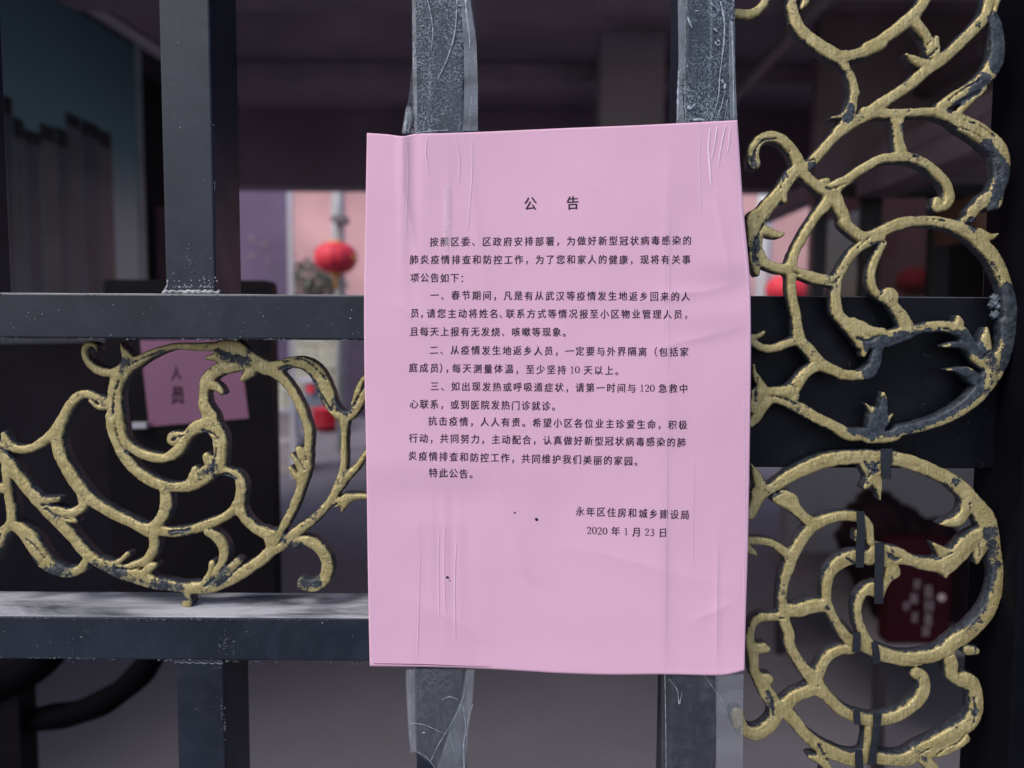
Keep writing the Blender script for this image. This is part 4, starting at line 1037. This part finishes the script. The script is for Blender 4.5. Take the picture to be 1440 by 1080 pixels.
# ---- lettering, set with Blender's own built-in typeface, laid on the sheet
_gl = {}
def glyph(ch, off):
    key = (ch, off)
    if key in _gl: return _gl[key]
    cu = D.curves.new('glyph', 'FONT'); cu.body = ch; cu.size = 1; cu.offset = off; cu.resolution_u = 2; cu.fill_mode = 'FRONT'
    o = D.objects.new('glyph', cu); C.objects.link(o)
    dg = bpy.context.evaluated_depsgraph_get(); me = o.evaluated_get(dg).to_mesh()
    vs = np.array([v.co[:2] for v in me.vertices]).reshape(-1, 2); fc = [tuple(p.vertices) for p in me.polygons]
    o.evaluated_get(dg).to_mesh_clear(); D.objects.remove(o); D.curves.remove(cu)
    _gl[key] = (vs, fc); return _gl[key]
DIG = {'0': [[(.25, .02, .02), (.10, .14, .05), (.06, .36, .06), (.10, .58, .05), (.25, .70, .02), (.40, .58, .05), (.44, .36, .06), (.40, .14, .05), (.25, .02, .02)]],
       '1': [[(.26, .02, .045), (.26, .70, .045)], [(.12, .02, .018), (.40, .02, .018)], [(.12, .60, .018), (.27, .70, .03)]],
       '2': [[(.07, .53, .05), (.12, .66, .04), (.25, .70, .025), (.38, .62, .05), (.38, .46, .05), (.24, .25, .025), (.07, .05, .02)], [(.06, .04, .04), (.42, .04, .04)], [(.42, .05, .03), (.44, .14, .015)]],
       '3': [[(.09, .60, .03), (.22, .70, .025), (.36, .62, .05), (.35, .47, .04), (.20, .39, .02)], [(.20, .39, .02), (.38, .32, .045), (.40, .15, .055), (.26, .02, .03), (.08, .06, .05)]]}
def wgt(ch, half):
    if ch in '0123456789': w = .5
    elif ch == ' ': w = .25
    else: w = 1.
    return w*(.55 if half else 1)
def set_line(name, s, x0, y0, x1, y1, size, off, bold=.42):
    cells = []; half = False
    for ch in s:
        if ch == '~': half = True; continue
        cells.append((ch, wgt(ch, half))); half = False
    pos = []; cur = 0
    for ch, w in cells: pos.append(cur+w/2); cur += w
    p0, p1 = pos[0], pos[-1]; polys = []; heavy = []
    for (ch, w), p in zip(cells, pos):
        if ch == ' ': continue
        t = (p-p0)/(p1-p0); cx = x0+(x1-x0)*t; cy = y0+(y1-y0)*t + rng.uniform(-.25, .25)
        if ch in DIG:
            for st_ in DIG[ch]:
                vv, ff = ribbon([(q[0]*1.02, q[1], q[2]) for q in st_]) if len(st_) == 2 else ribbon_f(st_)
                polys.append((np.stack([cx+(vv[:, 0]-.25)*size, cy+size*.36-vv[:, 1]*size], 1), ff))
        else:
            vs, fc = glyph(ch, off)
            if not len(vs): continue
            sh = (.5 if w == 1 else .30)
            # slight rightward rise of the strokes, like a brushed print face
            gx = vs[:, 0]; gy = vs[:, 1]+.05*(vs[:, 0]-.5)
            k_ = .92
            polys.append((np.stack([cx+(gx-(.5 if w >= 1 else .35))*size*k_, cy+size*.37-gy*size], 1), fc))
            heavy.append((polys[-1][0]+np.array([bold, bold*.35]), fc))
    # toner spread: the same outlines a hair to the right and a hair proud
    o = paper_poly(name, polys+heavy, INK, .00012, notice)
    n0 = sum(len(p[0]) for p in polys)
    for v_ in list(o.data.vertices)[n0:]: v_.co.y -= .00003
    return o
def ribbon_f(pts):
    p = np.array(pts, float)*100; c = catmull(p, 5)/100
    t = np.gradient(c[:, :2], axis=0); t /= np.maximum(np.hypot(t[:, 0], t[:, 1]), 1e-6)[:, None]; n = np.stack([-t[:, 1], t[:, 0]], 1)*c[:, 2:3]
    vv = np.vstack([c[:, :2]-n, c[:, :2]+n]); k = len(c); return vv, [(i, i+1, k+i+1, k+i) for i in range(k-1)]
SZ = 13.8; OF = 0.0
set_line('title_line', '公 告', 745.5, 286.5, 805, 285.5, 20, 0.0, .8)
for args in [('按照区委、区政府安排部署，为做好新型冠状病毒感染的', 610, 340, 966, 338), ('肺炎疫情排查和防控工作，为了您和家人的健康，现将有关事', 582, 365, 965, 365), ('项公告如下：', 583, 390.5, 653, 391),
    ('一、春节期间，凡是有从武汉等疫情发生地返乡回来的人', 611, 415, 964, 417), ('员~，请您主动将姓名~、联系方式等情况报至小区物业管理人员，', 583, 440.5, 968, 442), ('且每天上报有无发烧、咳嗽等现象。', 582, 466, 797, 467),
    ('二、从疫情发生地返乡人员，一定要与外界隔离（包括家', 610, 492, 962, 495), ('庭成员~）~，每天测量体温，至少坚持 10 天以上。', 581, 517, 871, 521), ('三、如出现发热或呼吸道症状，请第一时间与 120 急救中', 611, 543, 961, 546.5),
    ('心联系，或到医院发热门诊就诊。', 582, 568, 782, 571), ('抗击疫情，人人有责。希望小区各位业主珍爱生命，积极', 608, 592, 960, 597.5), ('行动，共同努力，主动配合，认真做好新型冠状病毒感染的肺', 581, 616, 958, 622),
    ('炎疫情排查和防控工作，共同维护我们美丽的家园。', 580, 641, 898, 648.5), ('特此公告。', 609, 665, 666, 666.5)]:
    set_line('text_line', *args, SZ, OF)
set_line('signature_line', '永年区住房和城乡建设局', 815.5, 719, 963, 724, 14, OF)
set_line('date_line', '2020 年 1 月 23 日', 828.5, 746, 932, 749, 14, OF)
# characters of the dim sheet
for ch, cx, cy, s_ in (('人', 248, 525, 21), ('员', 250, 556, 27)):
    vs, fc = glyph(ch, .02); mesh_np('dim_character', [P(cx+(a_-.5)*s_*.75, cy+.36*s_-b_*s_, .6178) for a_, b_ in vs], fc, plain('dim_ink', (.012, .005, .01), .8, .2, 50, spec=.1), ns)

# ================================================================== clear tape
def tape(rows, mat, name, label, on_paper=None, nx=26, seed=0, off=.0007, part_of=None):
    """rows: (y, xl, xr) in photo pixels; wraps backwards at sides beyond the bar faces"""
    ys = [r[0] for r in rows]; Y = np.arange(min(ys), max(ys)+.1, 4.0)
    xl = np.interp(Y, ys, [r[1] for r in rows]); xr = np.interp(Y, ys, [r[2] for r in rows])
    t = np.linspace(0, 1, nx); PX = xl[:, None]*(1-t)+xr[:, None]*t; PY = np.repeat(Y[:, None], nx, 1)
    dep = on_paper(PX, PY)
    V = Pn(PX, PY, dep).reshape(-1, 3); n = len(V); ny = len(Y)
    I = np.arange(n).reshape(ny, nx); q = np.stack([I[:-1, :-1], I[1:, :-1], I[1:, 1:], I[:-1, 1:]], -1).reshape(-1, 4)
    o = mesh_np(name, V, q, mat, None, True)
    return tag(o, label, 'tape') if part_of is None else o
def bar_edge(px0, PY): return px0 + (PY-540)*(-1)*((px0-720)/15400+.006)*1.0
def dep_bar(fl, fr, wr, seed):
    """tape depth over a bar whose front face spans columns fl..fr at row 540; loose film beyond it"""
    def f(PX, PY):
        l = fl+(540-PY)*((fl-720)/15400+.006)*1; r = fr+(540-PY)*((fr-720)/15400+.006)
        out = -.0008-.0003*vnoise(PX/20, PY/30, seed)-.0004*vnoise(PX/7, PY/60, seed+1)*1
        over = np.clip(PX-r, 0, 60)*MM*wr; under = np.clip(l-PX, 0, 60)*MM*wr
        return out+over+under
    return f
tape([(-20, 579, 658), (0, 580, 664), (40, 581, 669), (90, 580, 671), (130, 576, 672), (160, 570, 672), (188, 565, 672)], TAPE, 'clear_tape', 'clear bubbled tape over the bar above the paper, left of the two upper tapes', dep_bar(584, 651, .8, 61))
tape([(-20, 953, 1032), (40, 954, 1034), (90, 955, 1034), (100, 953, 1033), (150, 952, 1035), (176, 951, 1037)], TAPE, 'clear_tape', 'clear frosted tape over the bar above the paper, right of the two upper tapes', dep_bar(955, 1023, .6, 62))
tape([(940, 570, 668), (970, 571, 667), (990, 572, 664), (1010, 573, 661), (1035, 574, 657), (1056, 582, 656), (1072, 604, 655), (1090, 625, 655)], TAPE_SMOOTH, 'clear_tape', 'wrinkled clear tape below the paper on the left bar', dep_bar(584, 651, .5, 63))
tape([(944, 930, 1046), (1000, 930, 1045), (1090, 930, 1044)], m_tape('clear_tape_clean', .05, .05, 200, (.45, .45, .50)), 'clear_tape', 'smooth clear tape below the paper reaching over the casting curl', dep_bar(955, 1023, .08, 64))
def on_pp(PX, PY): return -pdisp(PX, PY)*.001-.00028
tape([(189, 566, 672), (300, 568, 668), (345, 575, 650)], TAPE_PAPER, 'clear_tape', 'clear tape end stuck on the upper left of the paper', on_pp)
tape([(177, 940, 1036), (300, 940, 1043), (500, 938, 1050), (700, 936, 1050), (940, 934, 1044)], TAPE_PAPER, 'clear_tape', 'long clear tape down the right side of the paper', on_pp)
tape([(735, 588, 656), (800, 586, 660), (936, 580, 668)], TAPE_PAPER, 'clear_tape', 'clear tape end stuck on the lower left of the paper', on_pp)
HILITE = m_tape('tape_fold_film', .25, .10, 500, (.34, .38, .44), .98, .05)  # extra film strips that paint the tape's pale highlight and haze bands
def highlight_strip(rows, parent, dep): return tape(rows, HILITE, 'highlight_film', None, lambda a, b: dep+0*a+.0006*np.sin(b/9), 6, part_of=parent)
for rows, dep, k_ in (([(-20, 646, 658), (60, 652, 670), (120, 653, 672), (186, 651, 672)], -.0016, 0), ([(150, 571, 578), (172, 567, 578), (188, 565, 574)], -.0016, 0), ([(-20, 579, 584), (90, 580, 586), (186, 583, 587)], -.0013, 0),
        ([(-20, 953, 964), (100, 954, 963), (120, 953, 959), (176, 951, 963)], -.0014, 1), ([(30, 1025, 1031), (100, 1025, 1034), (176, 1027, 1037)], -.0015, 1),
        ([(942, 571, 583), (1000, 573, 583), (1058, 577, 585)], -.0013, 2), ([(942, 655, 667), (985, 648, 664), (1020, 633, 660), (1060, 622, 656), (1088, 612, 655)], -.0013, 2), ([(948, 1006, 1045), (1088, 1008, 1044)], -.0011, 3)):
    f_ = highlight_strip(rows, True, dep); T_ = [o for o in C.objects if o.name.startswith('clear_tape') and 'highlight_film' not in o.name][k_]; f_.parent = T_
# creases and folds of the film, each a thin raised ridge
def crease(pts, Y, parent=None, mat=CREASE):
    c = catmull(pts, 3); bm = bmesh.new()
    add_tube(bm, [P(x, y, Y) for x, y, w in c], [max(.15, w+.25*math.sin(i*1.3)*w)*MM*.5 for i, (x, y, w) in enumerate(c)], 6)
    for v in bm.verts: v.co.y = Y+(v.co.y-Y)*.4
    o = from_bm('crease', bm, mat, parent, True); return o
tapes = [o for o in C.objects if o.name.startswith('clear_tape')]
T0, T1, T2, T3 = tapes[:4]
for pts in ([(600, -5, 1.6), (606, 20, 1.8), (609, 45, 1.6), (606, 72, 1)], [(643, 0, 1.6), (641, 35, 1.8), (637, 58, 2.4), (628, 85, 1.6), (615, 113, .9)], [(655, 0, 3.2), (657, 25, 3.2), (660, 50, 2.4), (661, 70, .8)],
            [(581, 60, 1.4), (584, 70, 1.8), (582, 80, .8)], [(573, 158, 3.4), (571, 172, 5), (570, 186, 4.5)], [(585, 187, 1), (605, 184.5, 1.6), (630, 183, 1.2)], [(663, 135, .8), (661, 160, .8), (660, 180, .6)], [(590, 37, 1.2), (600, 36, .8)], [(645, 8, 2.2), (654, 9, 1)]):
    crease(pts, -.0014, T0)
for pts in ([(1013, 2, 1.6), (1017, 18, 4), (1019, 35, 2.2), (1018, 60, 2.6), (1015, 85, 1.4), (1012, 110, 2.), (1011, 130, 2.), (1007, 150, 1), (999, 170, .8)], [(967, 24, 1), (970, 32, 4), (973, 39, 2)], [(965, 0, .8), (964, 60, .7), (963, 130, .8), (965, 172, .8)],
            [(1009, 56, 2.4), (1013, 60, 2), (1009, 64, 2.4), (1006, 59, 2)], [(1004, 40, 3), (1009, 45, 2)], [(967, 150, 4.5), (971, 153, 4), (978, 146, 1.2)], [(966, 93, 3), (968, 94, 2)], [(975, 169, 3.5), (985, 168, 4), (992, 170, 2)],
            [(1015, 112, 3.6), (1018, 118, 3)], [(1020, 118, 3), (1019, 126, 3.4)], [(1020, 127, 1), (1014, 150, 1), (1006, 172, .7)], [(1023, 140, 1), (1019, 170, .8)], [(1029, 30, 2.2), (1031, 90, 2), (1032, 170, 1.6)], [(955, 100, 2), (954, 130, 4), (953, 170, 3)], [(1000, 5, 2), (1006, 10, 1.2)], [(978, 16, 2.2), (983, 15, 1.2)]):
    crease(pts, -.0014, T1)
for pts in ([(576, 942, .8), (577, 1000, .9), (577, 1050, .8)], [(577, 1017, .8), (595, 1019, .9), (612, 1026, 1), (624, 1032, .8)], [(658, 950, .8), (650, 985, 1), (636, 1015, 1.), (615, 1050, 1), (606, 1070, .8)], [(620, 985, .6), (632, 980, 1), (645, 984, .6)],
            [(652, 995, 1.6), (655, 1025, 1.8), (652, 1050, 2.2), (653, 1085, 1.6)], [(632, 1025, .6), (637, 1050, .8), (644, 1075, .8)], [(665, 990, .8), (658, 1015, 1.4), (656, 1045, 1)], [(586, 1057, .8), (600, 1065, 1), (613, 1082, .8)], [(594, 1030, 2.2), (599, 1031, 1.5)]):
    crease(pts, -.0014, T2)
for pts in ([(935, 948, .9), (936, 1000, 1.1), (937, 1085, 1)], [(990, 950, .5), (1005, 970, .7), (1020, 992, .7)], [(1045, 950, .25), (1044, 1085, .25)], [(941, 955, .6), (952, 970, .9), (955, 990, 1.6), (959, 975, .6)]):
    crease(pts, -.0014, T3)
tp = tapes[5]; PCR = plain('crease_highlight_on_paper', (.85, .66, .80), .3, .1)  # flat pale ribbons: creases and the tape's edge highlight put into colour
for pts in ([(1008, 177, 1), (1005, 200, .9), (1000, 225, .5)], [(1020, 176, .8), (1014, 205, .8), (1010, 232, .4)], [(998, 180, .6), (996, 210, 1.2), (998, 240, 1.4), (1000, 262, .5)], [(1027, 178, .6), (1023, 215, .7)], [(1038, 250, .35), (1044, 330, .45), (1052, 400, .45), (1054, 470, .3)], [(941, 300, .25), (940, 420, .3), (939, 520, .25)], [(938, 620, .25), (937, 760, .35), (936, 900, .3)],
            [(976, 640, .3), (975, 700, .4), (974, 790, .3)], [(1009, 770, .3), (1008, 850, .5), (1007, 925, .35)], [(985, 182, .3), (983, 230, .4), (986, 300, .3)], [(1046, 560, .3), (1047, 700, .4), (1045, 850, .3)]):
    c = catmull(pts, 3); polys = [ribbon([tuple(r) for r in c[::2]])]
    k = paper_poly('crease', polys, PCR, .0006, tp)
# air pocket under the tape at upper left
tp = tapes[4]
for pts in ([(571, 196, .5), (573, 240, .5), (570, 330, .3)], [(664, 192, .3), (663, 250, .4), (657, 320, .3)], [(600, 192, .3), (598, 215, .6), (603, 245, .3)], [(640, 196, .3), (646, 225, .5), (644, 262, .3)]):
    paper_poly('crease', [ribbon([tuple(q_) for q_ in catmull(pts, 3)[::2]])], PCR, .0006, tp)
for pts in ([(617, 745, .3), (616, 800, .5), (617, 868, .3)], [(625, 738, .3), (624, 800, .4), (626, 860, .3)], [(641, 760, .3), (639, 830, .5), (640, 900, .3)], [(590, 780, .3), (588, 860, .4), (586, 925, .3)]):
    paper_poly('crease', [ribbon([tuple(q_) for q_ in catmull(pts, 3)[::2]])], PCR, .0006, tapes[6])
k = paper_poly('air_pocket', [ribbon([(629, 258, .6), (629.5, 262, 3), (629, 300, 4.2), (628.5, 335, 3.6), (628, 352, 1.2)])], m_tape('pocket_film', .22, .1, 300, (.85, .72, .86)), .0006, tp)
